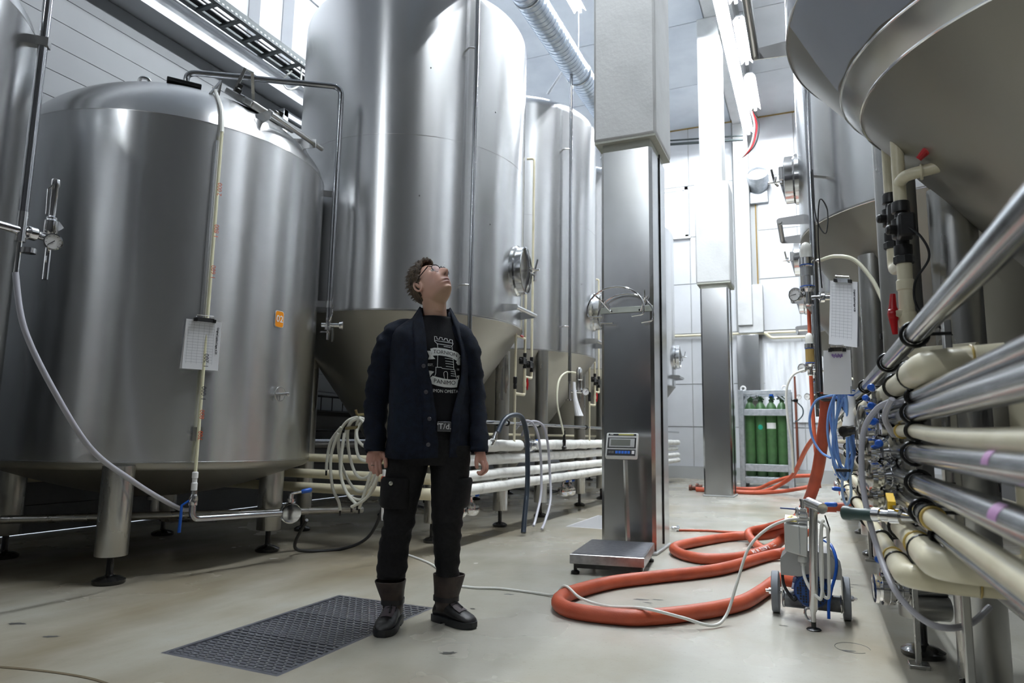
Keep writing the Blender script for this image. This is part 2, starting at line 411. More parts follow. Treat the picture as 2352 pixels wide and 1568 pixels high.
# ============================================================ CEILING LIGHTS
LAMP_N = [0]
def tube_light(x, y0, L, z, label, group='ceiling tube lights'):
    t = thing('tube_light', label, 'light', (x, y0+L/2, z), group)
    obj('lamp_housing', MB().prism([(-.11, -.035), (-.105, -.035), (-.05, .03), (.05, .03), (.105, -.035), (.11, -.035), (.055, .055), (-.055, .055)], L, (x, y0+L/2, z+.03), (1, 0, 0), (0, 0, 1)), TUBEH, t)
    tb = obj('lamp_tube', MB().cyl((x, y0+.03, z), (x, y0+L-.03, z), .022, 10), TUBEM, t)
    for yy in (y0+.012, y0+L-.012): obj('end_cap', MB().box((x, yy, z+.01), (.05, .024, .075)), WHITE, t)
    obj('hanger', MB().cyl((x, y0+L/2, z+.07), (x, y0+L/2, ZC-.03), .006, 6), TUBEH, t)
    return t
nA = ['first', 'second', 'third', 'fourth', 'fifth']
HID = 'white tube light in a ceiling row above the aisle, out of view'
k = 0
y = 2.72
while y < 15.5:
    vis = y > 10.4
    tube_light(-1.17, y, 1.5, 8.2, ('white tube light in the left ceiling row, %s from the rear wall' % nA[int((15.7-y)//1.53)]) if vis else HID,
               'ceiling tube lights' if vis else 'tube lights outside the view')
    y += 1.53
for j, y in enumerate((13.7, 11.65, 9.6, 7.55, 5.5, 3.45)):
    vis = j < 3
    tube_light(-.93, y, 1.55, 8.2, ('white tube light in the right ceiling row, %s from the rear wall' % nA[j]) if vis else HID,
               'ceiling tube lights' if vis else 'tube lights outside the view')
tube_light(-3.42, 8.9, 1.5, 8.2, 'white tube light on the ceiling beside the silver spiral duct')
for y in (12.6, 5.2, -6.5, -8.8, -11.1, -13.3):
    tube_light(-3.42, y, 1.5, 8.2, HID, 'tube lights outside the view')
# loose wiring below the far end of the rows
for c_, off, mm in (('white', 0, CABLEW), ('red', .05, RED), ('black', .1, BLACK)):
    tag(obj('lamp_wire', MB().tube(catmull([(-1.02+off*.3, 15.3, 8.2), (-.98+off, 15.5, 7.95), (-1.08+off, 15.7, 7.6), (-1.28+off*.4, 15.95, 7.45), (-1.4, 16.4, 7.6), (-1.4, 16.7, 7.7)], 8), .014, 6), mm),
        '%s wire hanging from the end of the ceiling lights' % c_, 'wire', 'wires at the lamp end')
tag(obj('cable_conduit', MB().tube([(-4.2, 16.4, 8.32), (-1.3, 16.4, 8.05)], .035, 6).tube([(-4.2, 16.4, 8.42), (-1.3, 16.4, 8.15)], .02, 6), TRAYM), 'dark conduit below the ceiling in front of the rear wall', 'conduit')

# ============================================================ CABLE TRAY ON THE LEFT WALL
ct = thing('cable_tray', 'dark perforated ladder tray carrying cables high on the left wall', 'cable tray', (-6.1, 6, 5.75))
for x, zz in ((-6.29, 5.74), (-5.94, 5.74)):
    obj('side_rail', MB().box((x, 6, zz), (.02, 21, .10)).box((x+(.025 if x < -6.1 else -.025), 6, zz-.045), (.05, 21, .012)), TRAYM, ct)
    hole = MB()
    y = 4.2
    while y < 7.4:
        hole.box((x+(.011 if x < -6.1 else .011), y, zz-.02), (.004, .03, .018)); y += .065
    h_ = obj('perforation', hole, mat('hole', (.45, .48, .5), .6), ct); h_['kind'] = 'stuff'
y = -4.4
while y < YB-.6:
    obj('rung', MB().box((-6.115, y, 5.70), (.35, .05, .03)), TRAYM, ct); y += .34
for j, x in enumerate((-6.24, -6.21, -6.18, -6.12)):
    tag(obj('tray_cable', MB().tube([(x, -4.4, 5.735+.005*j), (x+.01, 5, 5.737), (x, 12, 5.735), (x, YB-.3, 5.735)], .013, 6), BLACKR),
        ['black cable lying along the wall edge of the cable tray', 'second black cable from the wall in the cable tray', 'third black cable from the wall in the cable tray', 'black cable lying near the middle of the cable tray'][j], 'cable', 'cables in the tray')
br = MB()
for y in (-2, 1, 4, 7, 10, 13): br.box((-6.27, y, 5.66), (.52, .05, .06))
obj('bracket', br, TRAYM, ct)
tag(obj('cable_loop', MB().tube(catmull([(-6.0, 6.55, 5.72), (-6.05, 6.6, 5.5), (-6.15, 6.5, 5.4), (-6.25, 6.5, 5.55), (-6.2, 6.6, 5.72)], 8), .012, 6), CABLEW), 'white cable loop drooping from the cable tray', 'cable')

# ============================================================ SPIRAL DUCT
du = thing('spiral_duct', 'silver spiral ventilation duct running high above the tall tanks', 'duct', (-2.72, 8, 5.75))
obj('duct_pipe', MB().tube(bend([(-2.72, 3.5, 5.78), (-2.72, 10.75, 5.78), (-2.72, 10.75, ZC-.04)], .3), .16, 32), mat('duct_zinc', (.62, .68, .76), .3, .9), du)
pts = []
yy = 5.6
while yy < 10.3:
    a = yy/.075*2*PI/1.0
    pts.append((-2.72+.163*math.cos(a), yy, 5.78+.163*math.sin(a))); yy += .075/18
obj('duct_seam', MB().tube(pts, .0035, 4), mat('duct_seam', (.5, .58, .7), .3, .9), du)
hg = MB()
for yy in (6.4, 8.2, 10.2): hg.ring((-2.72, yy, 5.78), (0, 1, 0), .168, .008, 24, 6); hg.cyl((-2.72, yy, 5.94), (-2.72, yy, ZC-.03), .005, 6)
obj('duct_hanger', hg, SATIN, du)

# ============================================================ VENT FAN ON THE REAR WALL
vf = thing('wall_vent', 'round grey fan vent tilted on the rear wall', 'vent', (-1.02, YB-.1, 7.1))
ax = Vector((0, -.75, .45)).normalized(); o = Vector((-1.02, YB-.04, 7.0))
obj('vent_pipe', MB().lathe([(.20, 0), (.22, .18), (.24, .20), (.24, .42), (.25, .43), (.25, .47), (.22, .47), (.21, .2)], 28, o, ax), GALV, vf)
obj('vent_face', MB().lathe([(.215, .40), (.15, .44), (0, .46)], 28, o, ax), WHITE, vf)
obj('vent_bracket', MB().box((-1.02, YB-.06, 6.75), (.42, .1, .3)), GALV, vf, bevel=.02)
# ============================================================ VALVES AND SMALL FITTINGS (each returns parts under a parent)
def frame(axis, up=(0, 0, 1)):
    a = Vector(axis).normalized(); u = Vector(up); u = (u-a*u.dot(a)).normalized(); return a, u, a.cross(u)
def butterfly(parent, c, axis, r=.03, handle=(0, 0, 1), side=(1, 0, 0), L=.12, grip=None, name='butterfly_valve', cap=False):
    """short flanged body on the pipe, a stem and a lever with a coloured grip"""
    a, u, w = frame(axis, handle); c = Vector(c); g = grip or BLUE
    b = MB().lathe([(r*1.05, -r*1.3), (r*1.5, -r*1.28), (r*1.55, -r*.95), (r*1.25, -r*.85), (r*1.3, -r*.6), (r*1.68, -r*.55), (r*1.68, -r*.08), (r*1.55, -.001), (r*1.55, .001), (r*1.68, r*.08),
                    (r*1.68, r*.55), (r*1.3, r*.6), (r*1.25, r*.85), (r*1.55, r*.95), (r*1.5, r*1.28), (r*1.05, r*1.3)], 20, c, a)
    body = obj(name, b, CHROME, parent)
    sd = Vector(side).normalized(); p = c+u*(r*1.7); q = p+u*(r*1.4)
    obj('valve_stem', MB().cyl(p, q, r*.42, 10).lathe([(r*.3, 0), (r*.62, .002), (r*.62, r*.55), (r*.3, r*.6)], 12, p, u), CHROME, body)
    e = q+sd*L
    obj('lever', MB().cyl(q, e, r*.16+.002, 8), CHROME, body)
    obj('grip', MB().tube([q+sd*(L*.5), q+sd*(L*.56), q+sd*(L*.95), q+sd*(L*1.04)], [r*.24, r*.36, r*.42, r*.26], 10), g, body)
    if cap: obj('end_cap', MB().lathe([(r*1.6, 0), (r*1.6, r*.5), (r*.9, r*.75), (0, r*.8)], 18, c+a*(r*1.3), a), CHROME, body)
    return body
def gauge(parent, c, n, r=.035, ang=200):
    n = Vector(n).normalized(); c = Vector(c)
    b = obj('pressure_gauge', MB().lathe([(r*.6, -r*.9), (r*.95, -r*.85), (r, -.2*r), (r*1.08, -.15*r), (r*1.08, .1*r), (r*.93, .12*r), (r*.9, .02*r)], 22, c, n), CHROME, parent)
    a, u, w = frame(n); w = -w
    obj('gauge_dial', MB().lathe([(r*.92, 0), (r*.92, .03*r), (0, .031*r)], 22, c, n), WHITE, b)
    t = math.radians(ang); d = w*math.cos(t)+u*math.sin(t); s = c+n*(.06*r)
    tk = MB().tube([s-d*r*.2, s+d*r*.7], [r*.06, r*.03], 5)
    for k in range(9):
        t = math.radians(-45+k*33.75); d = w*math.cos(t)+u*math.sin(t); tk.tube([s+d*r*.7, s+d*r*.85], r*.025, 4)
    obj('needle', tk, INK, b)
    return b
def clampring(parent, c, axis, r, toward=None, name='pipe_clamp'):
    mb = MB().ring(c, axis, r*1.08+.004, .0055, 20, 6)
    if toward is not None:
        d = (Vector(toward)-Vector(c)); d.normalize(); mb.cyl(Vector(c)+d*(r+.004), Vector(toward), .005, 6)
    return obj(name, mb, DARKMET, parent)

# ============================================================ TANKS
def leg(parent, x, y, z1, r, foot_h=.17, tie=None):
    l = obj('leg', MB().lathe([(r*.98, foot_h), (r, foot_h+.006), (r, z1)], 24, (x, y, 0)), STEEL_LEG, parent)
    obj('levelling_foot', MB().lathe([(r*.95, .0), (r*1.0, .006), (r*1.0, .024), (r*.72, .04), (r*.28, .05), (.021, .06), (.021, foot_h+.02)], 28, (x, y, 0)), FOOTB, l)
    return l
def dome_prof(R, z, h, kn=.14, n=10):
    """torispherical head from (R,z) up to (0,z+h)"""
    P = []
    for i in range(n+1):
        a = i/n*math.radians(62); P.append((R-kn+kn*math.cos(a), z+kn*math.sin(a)))
    r1, z1 = P[-1]
    for i in range(1, n+1):
        t = i/n; P.append((max(0, r1*(1-t)), z1+(z+h-z1)*math.sin(t*PI/2)**1.0*(1 if h > 0 else 1)))
    return P
def tank_root(label, cx, cy, group): return thing('fermentation_tank', label, 'tank', (cx, cy, 0), group)
def pt(cx, cy, R, deg, z, out=0.):
    a = math.radians(deg); return Vector((cx+(R+out)*math.cos(a), cy+(R+out)*math.sin(a), z))
def fr3(deg):
    a = math.radians(deg); return Vector((math.cos(a), math.sin(a), 0)), Vector((-math.sin(a), math.cos(a), 0))
def manway(root, cx, cy, R, deg, z, a=.19, b=.235):
    n, t = fr3(deg); c = pt(cx, cy, R, deg, z); N = 36
    def el(k, off): return [c+n*off+t*(a*k*math.cos(s))+Vector((0, 0, b*k*math.sin(s))) for s in [2*PI*i/N for i in range(N)]]
    nk = obj('manway_neck', MB().loft([el(1.12, -.08), el(1.1, .02), el(1.03, .035), el(1.03, .10), el(.97, .105), el(.95, .09), el(.95, .03)], caps=False), POLISH, root)
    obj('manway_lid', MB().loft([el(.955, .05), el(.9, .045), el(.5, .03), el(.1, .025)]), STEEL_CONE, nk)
    q = MB().tube([c+n*.09+Vector((0, 0, b*.98)), c+n*.13, c+n*.09-Vector((0, 0, b*.98))], [.014, .022, .014], 8)
    q.cyl(c+n*.04, c+n*.24, .012, 8); q.tube([c+n*.17-t*.1, c+n*.19, c+n*.17+t*.11], .011, 8)
    q.tube([c+n*.19+t*.0, c+n*.21+t*.03+Vector((0, 0, .11))], .010, 8)
    obj('clamp_bar', q, CHROME, nk)
    h = MB().cyl(c+n*.1+t*(a*.4), c+n*.12+t*(a*1.2), .013, 8).cyl(c+n*.12+t*(a*1.2)+Vector((0, 0, .05)), c+n*.12+t*(a*1.2)-Vector((0, 0, .06)), .02, 10)
    obj('hinge', h, SATIN, nk)
def handrail(root, cx, cy, R, deg, z, L=.52, out=.13):
    n, t = fr3(deg); c = pt(cx, cy, R, deg, z)
    h = obj('hand_rail', MB().cyl(c+n*out-t*L/2, c+n*out+t*L/2, .021, 14), SATIN, root)
    for s in (-1, 1):
        p = c+t*(s*(L/2-.02)); d = math.radians(s*L/2/R*57.3)
        k = (R-math.sqrt(R*R-(L/2)**2))
        obj('rail_bracket', MB().prism([(-k-.05, -.045), (out+.005, -.028), (out+.005, .028), (-k-.05, .045)], .006, p, n, (0, 0, 1)), SATIN, h)
def cone_tank(label, cx, cy, R, zs, zt, zo, legs, lr=.078, group='tall conical tanks', welds=(3.68,), ro=.055, parts=True):
    g = tank_root(label, cx, cy, group); o = (cx, cy, 0)
    obj('shell', MB().lathe([(R-.01, zs), (R, zs+.012), (R, (zs+zt)/2), (R, zt)], 128, o), STEEL, g)
    kn = .16
    obj('dome', MB().lathe(dome_prof(R, zt, .50, kn), 96, o), STEEL, g)
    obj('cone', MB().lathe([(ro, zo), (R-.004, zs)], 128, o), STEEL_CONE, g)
    obj('weld_seam', MB().ring((cx, cy, zs), (0, 0, 1), R-.003, .006, 128, 6), SATIN, g)
    for zw in welds: obj('weld_seam', MB().ring((cx, cy, zw), (0, 0, 1), R-.0025, .0045, 128, 6), SATIN, g)
    ot = obj('outlet', MB().lathe([(ro, zo+.03), (ro, zo-.03), (ro*1.5, zo-.035), (ro*1.5, zo-.07), (ro*.9, zo-.075)], 24, o), CHROME, g)
    for (x, y) in legs:
        r = math.hypot(x-cx, y-cy); zl = min(zs, zs-(R-r)/(R-ro)*(zs-zo)+lr*.9)
        leg(g, x, y, zl, lr, .045 if (x, y) == (.575, 3.35) else .17)
    return g
def sq(cx, cy, a, b): return [(cx+s*a, cy+q*b) for s in (-1, 1) for q in (-1, 1)]

# left row ---------------------------------------------------
T3 = (-3.90, 6.10, 1.205); T4 = (-3.88, 8.58, 1.235)
t3 = cone_tank('tall steel conical tank towering directly behind the man', *T3, 2.04, 5.15, .42, [(-3.16, 5.45), (-3.08, 6.72), (-4.62, 5.45), (-4.62, 6.85)])
t4 = cone_tank('tall steel conical tank half hidden behind the near column', *T4, 1.99, 5.15, .40, [(-3.03, 7.76), (-3.03, 9.25), (-4.65, 7.8), (-4.65, 9.25)])
t5 = cone_tank('tall steel tank hidden beyond the near column, third of the left row', -3.83, 11.1, 1.23, 1.99, 5.15, .40, sq(-3.83, 11.1, .78, .72))
t6 = cone_tank('farthest tall steel tank of the left row, just right of the near column', -3.83, 14.05, 1.25, 1.99, 5.15, .40, sq(-3.83, 14.05, .78, .72))
for tt, (cx, cy, R) in ((t3, T3), (t4, T4), (t5, (-3.83, 11.1, 1.23)), (t6, (-3.83, 14.05, 1.25))):
    manway(tt, cx, cy, R, 4, 2.60); handrail(tt, cx, cy, R, 1, 2.17)
    # riser pipe down the shell
    dg = -33 if tt is t3 else -30
    p = pt(cx, cy, R, dg, 0, .10); q = MB().tube(bend([pt(cx, cy, .55, dg+40, 5.85), (p.x, p.y, 5.85), (p.x, p.y, 1.62)], .06), .021, 12)
    rp = obj('riser_pipe', q, PIPE_ST, tt)
    for zz in (4.6, 2.3): obj('pipe_bracket', MB().tube(bend([pt(cx, cy, R, dg-3, zz, -.02), pt(cx, cy, R, dg-3, zz, .07), (p.x, p.y, zz)], .03), .010, 8), SATIN, rp)
    lf = MB().ring((cx+.25, cy+.1, 5.68), (1, 1, 0), .07, .012, 16, 6)
    obj('lifting_eye', lf, SATIN, tt)
for tt, zz, dg in ((t3, 4.35, -52), (t3, 3.1, -55), (t3, 4.1, -18), (t3, 2.95, -20), (t4, 2.9, -15)):
    cx, cy, R = T3 if tt is t3 else T4
    n, _ = fr3(dg); obj('rivet', MB().lathe([(.007, -.004), (.007, .002), (0, .005)], 8, pt(cx, cy, R, dg, zz), n), DARKMET, tt)
# outlet butterfly valves in front of the left row
for tt, (cx, cy), z0, pos in ((t3, T3[:2], .35, [(-3.02, 5.62), (-3.0, 5.82)]), (t4, T4[:2], .33, [(-2.95, 8.25), (-2.93, 8.43)])):
    for (x, y) in pos:
        pp = obj('outlet_pipe', MB().tube(bend([(cx, cy, .37), (cx, cy, .26), (x-.1, y, .24), (x+.02, y, .27)], .08), .025, 12), PIPE_ST, tt)
    for (x, y) in pos: butterfly(tt, (x+.03, y, .27), (.8, -.6, 0), .036, (0, 0, 1), (.35, .9, .12), .10, cap=True)

# round-bottomed tanks ---------------------------------------
def dish_tank(label, cx, cy, R, z0, z1, legs, lr=.095, dome=.62, group='round bottomed tanks'):
    g = tank_root(label, cx, cy, group); o = (cx, cy, 0)
    obj('shell', MB().lathe([(R, z0), (R, z1)], 128, o), STEEL, g)
    obj('dome', MB().lathe([(R*(1-i/40) if i < 40 else 0, z1+.60*max(0, 1-(1-i/40)**2)**(1/1.5)) for i in range(41)], 128, o), STEEL, g)
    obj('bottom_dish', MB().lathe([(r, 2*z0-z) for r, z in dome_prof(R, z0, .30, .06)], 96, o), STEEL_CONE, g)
    obj('weld_seam', MB().ring((cx, cy, z1), (0, 0, 1), R-.003, .005, 128, 6), SATIN, g); obj('weld_seam', MB().ring((cx, cy, z0), (0, 0, 1), R-.002, .006, 128, 6), SATIN, g)
    for (x, y) in legs: leg(g, x, y, z0-.02, lr)
    obj('drain_pipe', MB().tube(bend([(cx, cy, z0-.26), (cx, cy, z0-.48), (cx+.45, cy+.25, z0-.48)], .1), .03, 14).lathe([(.03, 0), (.06, .003), (.06, .03), (.03, .033)], 18, (cx, cy, z0-.34)), STEEL_LEG, g)
    return g
T2 = (-4.80, 3.92, 1.15)
t2 = dish_tank('squat domed steel tank with an orange number label, left of the man', *T2, .743, 3.105, [(-4.07, 3.04), (-4.07, 4.40), (-5.5, 3.25), (-5.5, 4.6)])
cx, cy, R = T2
# sight tube with level marks
P2 = lambda d, z, o=.03: pt(cx, cy, R, d, z, o)
st = obj('sight_tube', MB().tube([P2(-28.5, 3.05, .045), P2(-28.5, 2.0, .045), P2(-28.5, .66, .045)], .011, 10), SIGHT, t2)
obj('tube_rail', MB().tube([P2(-29.6, 2.98, .02), P2(-29.6, 1.62, .02)], .012, 8).box(P2(-28.7, .93, .03), (.03, .06, .09), math.radians(-29)).cyl(P2(-29, .93, 0), P2(-31, .93, .05), .006, 6), SATIN, t2)
n_, t_ = fr3(-28.2)
for k, zz in enumerate((2.62, 2.32, 2.03, 1.06, .92, 1.42, 1.2)):
    obj('level_mark', text_on(['2 000', '1 800', '1 600', '800', '700', '1 200', '1 000'][k], .042, plane_fn(P2(-27.9, zz, .056), Vector((0, 0, 1)), -t_)), REDINK if k < 5 else INK, st)
obj('hose_tail', MB().tube(catmull([P2(-28.5, 3.04, .045), pt(cx, cy, R, -28.3, 3.24, -.03), pt(cx, cy, .87, -27.5, 3.47), pt(cx, cy, .76, -27, 3.56)], 8), .014, 8), CABLEW, t2)
obj('fitting', MB().lathe([(.014, 0), (.02, .005), (.02, .05), (.016, .055), (.016, .08), (.02, .085), (.02, .12), (.013, .125)], 12, P2(-28.5, .56, .045)), WHITE, t2)
ov = P2(-28.5, .40, .045); vb = P2(7, .36, .06)
op = obj('outlet_pipe', MB().tube(bend([ov+Vector((0, 0, .16)), ov-Vector((0, 0, .02)), vb-Vector((0, 0, .0))], .05), .022, 14), PIPE_ST, t2)
obj('ball_valve', MB().lathe([(.016, 0), (.028, .01), (.03, .05), (.024, .075), (.016, .09)], 14, ov+Vector((0, 0, .06))), CHROME, op)
obj('valve_lever', MB().tube([ov+Vector((-.01, -.02, .10)), ov+Vector((-.03, -.06, .07)), ov+Vector((-.03, -.065, -.10))], [.008, .009, .011], 8), BLUE, op)
dv = (vb-ov).normalized()
butterfly(t2, vb+dv*.03, (.75, -.55, 0), .045, (0, 0, 1), (.5, .85, .15), .15)
# number label 02 wrapped on the shell
fn = lambda x, y: pt(cx, cy, R, -.1+math.degrees(x/R), 1.79+y, .003)
fn2 = lambda x, y: pt(cx, cy, R, -.1+math.degrees(x/R), 1.79+y, .0055)
fn3 = lambda x, y: pt(cx, cy, R, -.1+math.degrees(x/R), 1.79+y, .008)
def rrect(fn, w, h, r, n=5):
    P = []
    for sx, sy, a0 in ((1, 1, 0), (-1, 1, 90), (-1, -1, 180), (1, -1, 270)):
        for k in range(n+1):
            a = math.radians(a0+90*k/n); P.append((sx*(w/2-r)+r*math.cos(a), sy*(h/2-r)+r*math.sin(a)))
    return MB().add([fn(0, 0)]+[fn(x, y) for x, y in P], [(0, 1+k, 1+(k+1) % len(P)) for k in range(len(P))])
pl = obj('number_label', rrect(fn, .092, .128, .02), WHITE, t2)
obj('label_face', rrect(fn2, .082, .118, .018), ORANGEL, pl)
obj('label_number', text_on('02', .072, fn3, bold=.0012), WHITE, pl)
# little hand wheel (sampling port)
n, t = fr3(1.2); c = pt(cx, cy, R, 1.2, 1.23)
hw = obj('hand_wheel', MB().ring(c+n*.03, n, .052, .004, 24, 6).cyl(c+n*.03-t*.052, c+n*.03+t*.052, .004, 6).cyl(c+n*.03, c+n*.03-Vector((0, 0, .052)), .004, 6), SATIN, t2)
obj('spindle', MB().cyl(c-n*.02, c+n*.10, .010, 10).lathe([(.012, 0), (.016, .003), (.016, .02), (.012, .022)], 10, c+n*.09, n), SATIN, hw)
# riser pipe from dome down the right side
pc = pt(cx, cy, R, 40, 0, .10)
rp = obj('riser_pipe', MB().tube(bend([(-4.72, 3.85, 3.66), (-4.75, 3.82, 3.95), (pc.x+.02, pc.y-.02, 4.07), (pc.x, pc.y, 1.9)], .09), .026, 14), PIPE_ST, t2)
for zz in (3.06, 2.06):
    a = pt(cx, cy, R, 40, zz, -.01); obj('pipe_bracket', MB().box((a+Vector((pc.x, pc.y, zz)))/2, (.16, .012, .055), math.radians(40)).cyl(Vector((pc.x, pc.y, zz-.03)), Vector((pc.x, pc.y, zz+.03)), .032, 14), SATIN, rp)
q = Vector((pc.x, pc.y, 1.88))
vv = obj('sample_valve', MB().lathe([(.02, -.05), (.034, -.045), (.034, -.02), (.024, -.015), (.024, .04), (.03, .045), (.03, .06)], 16, q).cyl(q-Vector((.05, .03, 0)), q+Vector((.08, .05, 0)), .02, 12).lathe([(.012, -.13), (.012, -.05)], 10, q), CHROME, rp)
obj('pressure_gauge', MB().lathe([(.034, 0), (.036, .004), (.036, .03), (.03, .034)], 18, q+Vector((.08, .05, -.0)), (.8, .5, 0)), CHROME, vv)
obj('valve_lever', MB().tube([q+Vector((.02, -.02, .03)), q+Vector((.05, -.02, .1)), q+Vector((.045, -.02, .22))], [.008, .009, .006], 8).lathe([(.045, 0), (.045, .01), (.0, .011)], 16, q+Vector((-.01, -.03, -.075))).cyl(q+Vector((.05, .0, -.03)), q+Vector((.05, .0, -.15)), .010, 8), CHROME, vv)
# fittings on the dome
hr = obj('dome_rail', MB().cyl(pt(cx, cy, 1.11, -11, 3.32, .06), pt(cx, cy, 1.11, 22, 3.32, .06), .020, 12), SATIN, t2)
obj('guard_rod', MB().cyl(pt(cx, cy, 1.11, -11, 3.36, .03), pt(cx, cy, 1.11, 22, 3.36, .03), .010, 8), SATIN, hr)
for d in (-11, 16):
    n, t = fr3(d); obj('rail_bracket', MB().prism([(-.20, -.05), (.06, -.03), (.06, .04), (-.20, .06)], .007, pt(cx, cy, 1.11, d, 3.31), n, (0, 0, 1)), SATIN, hr)
    obj('pad_plate', MB().prism([(-.06, -.07), (.06, -.07), (.06, .07), (-.06, .07)], .006, pt(cx, cy, 1.085, d, 3.235), t, (n*-.55+Vector((0, 0, 1))).normalized()), SATIN, hr)
n, t = fr3(2)
mc = pt(cx, cy, .78, 2, 3.50); dn = (n*.62+Vector((0, 0, 1))).normalized(); dt = (n-dn*n.dot(dn)).normalized()
RM = Matrix((dt, t, dn)).transposed()
mw = obj('manway_lid', MB().box(mc+dn*.03, (.34, .50, .06), rot=RM), STEEL_LEG, t2, bevel=.015)
obj('manway_bracket', MB().tube([mc+t*-.30+dn*.05, mc+t*-.27+dn*.24-dt*.05, mc+t*-.20+dn*.25-dt*.05, mc+t*-.10+dn*.05], .016, 4), STEEL_LEG, mw)
obj('manway_bolt', MB().lathe([(.03, 0), (.03, .03), (.02, .04), (.02, .07)], 12, mc-t*.28+dn*.05, dn), DARKMET, mw)
obj('manway_bolt', MB().lathe([(.022, 0), (.022, .05), (0, .055)], 10, mc+t*.14+dn*.06+dt*.05, dn), DARKMET, mw)
obj('manway_bolt', MB().lathe([(.03, 0), (.03, .03), (0, .035)], 10, mc+t*.05+dn*.06+dt*.10, dn), POLISH, mw)
obj('stop_plate', MB().box((-4.32, 3.47, 3.575), (.10, .24, .03), math.radians(-37)), DARKMET, t2, bevel=.006)
obj('lifting_eye', MB().tube(catmull([(-4.55, 3.28, 3.46), (-4.55, 3.27, 3.56), (-4.53, 3.30, 3.585), (-4.51, 3.33, 3.56), (-4.51, 3.34, 3.46)], 6), .013, 8), SATIN, t2)
obj('spray_bracket', MB().tube([pt(cx, cy, .85, -30, 3.46), pt(cx, cy, .78, -24, 3.62), pt(cx, cy, .74, -24, 3.5)], .012, 6), SATIN, t2)

# leftmost tank at the picture edge
T1 = (-4.65, 1.30, 1.15)
t1 = dish_tank('steel tank cut off by the left picture edge, with a pressure gauge', *T1, .743, 3.105, [(-3.95, .65), (-3.97, 2.0), (-5.35, .65), (-5.35, 2.0)])
# ============================================================ LEFTMOST TANK FITTINGS
cx, cy, R = T1
pc = pt(cx, cy, R, 42, 0, .07)
rp = obj('riser_pipe', MB().tube([(pc.x, pc.y, 4.4), (pc.x, pc.y, 2.02)], .024, 14), PIPE_ST, t1)
a = pt(cx, cy, R, 42, 3.02, -.01); obj('pipe_bracket', MB().box((a+Vector((pc.x, pc.y, 3.02)))/2, (.14, .05, .05), math.radians(42)), SATIN, rp)
q = Vector((pc.x, pc.y, 1.97))
sv = thing('relief_valve', 'chrome relief valve with pressure gauge on the leftmost tank pipe', 'valve', q)
obj('cross_fitting', MB().cyl(q-Vector((0, .16, 0)), q+Vector((0, .16, 0)), .022, 14).cyl(q+Vector((0, 0, .1)), q-Vector((0, 0, .06)), .026, 14).lathe([(.032, -.02), (.036, -.015), (.036, .02), (.032, .025)], 18, q+Vector((0, .05, 0)), (0, 1, 0)), CHROME, sv)
u = q+Vector((.01, .14, 0))
obj('valve_body', MB().lathe([(.022, 0), (.034, .03), (.034, .09), (.026, .1), (.026, .11), (.017, .12), (.017, .28), (.022, .29), (.022, .32), (.02, .325)], 18, u), CHROME, sv)
obj('valve_yoke', MB().tube([u+Vector((0, -.03, .12)), u+Vector((0, -.035, .26)), u+Vector((0, 0, .31))], .005, 6).prism([(0, 0), (.03, -.03), (.0, -.06)], .03, u+Vector((0, .03, .1)), (0, 1, 0), (0, 0, 1)), CHROME, sv)
gauge(sv, u+Vector((.05, -.01, -.03)), (.9, -.35, -.1), .042, 220)
obj('drain_tube', MB().cyl(u+Vector((0, .0, -.05)), u+Vector((.0, .0, -.23)), .014, 10).cyl(q-Vector((0, .0, .05)), q-Vector((0, .0, .25)), .012, 10).lathe([(.02, 0), (.035, .004), (.035, .03), (.02, .034)], 12, q+Vector((.03, .03, -.12))), CHROME, sv)

# ============================================================ RIGHT ROW OF TANKS
RT1 = (1.15, 3.10, 1.20); RT2 = (1.15, 6.09, 1.20); RT3 = (1.15, 8.95, 1.20); RT4 = (1.15, 11.8, 1.20)
r1 = cone_tank('near conical tank looming over the top right corner', *RT1, 2.70, 5.6, 1.22, [(.41, 3.74), (.575, 3.35), (1.85, 3.74), (1.85, 2.46)], .090, 'right row conical tanks', (2.84,))
r2 = cone_tank('right row conical tank with the pressure valve and clipboard in front', *RT2, 2.60, 5.6, .85, [(.42, 5.48), (.41, 6.70), (1.85, 5.48), (1.85, 6.7)], .085, 'right row conical tanks', (4.3,))
r3 = cone_tank('third conical tank of the right row, peeking out behind the pressure valve', *RT3, 2.58, 5.6, .85, [(.42, 8.2), (.42, 9.6), (1.85, 8.2), (1.85, 9.6)], .085, 'right row conical tanks', (4.3,))
r4 = cone_tank('farthest conical tank of the right row', *RT4, 2.58, 5.6, .85, [(.42, 11.1), (.42, 12.5), (1.85, 11.1), (1.85, 12.5)], .085, 'right row conical tanks', (4.3,))
for tt, (cx, cy, R) in ((r1, RT1), (r2, RT2), (r3, RT3), (r4, RT4)):
    handrail(tt, cx, cy, R, 180, 2.72 if tt is r2 else (2.86 if tt is r1 else 2.70), .62, .15)
    if tt is not r1: manway(tt, cx, cy, R, 178, 3.18, .17, .2)
    p = pt(cx, cy, R, -147, 0, .12)
    rp = obj('riser_pipe', MB().tube([(p.x, p.y, 5.6), (p.x, p.y, 1.30 if tt is not r1 else 2.75)], .024, 12), PIPE_ST, tt)
    if tt is not r1: obj('pipe_bracket', MB().cyl(pt(cx, cy, R, -147, 2.92, -.01), (p.x, p.y, 2.92), .014, 8), SATIN, rp)
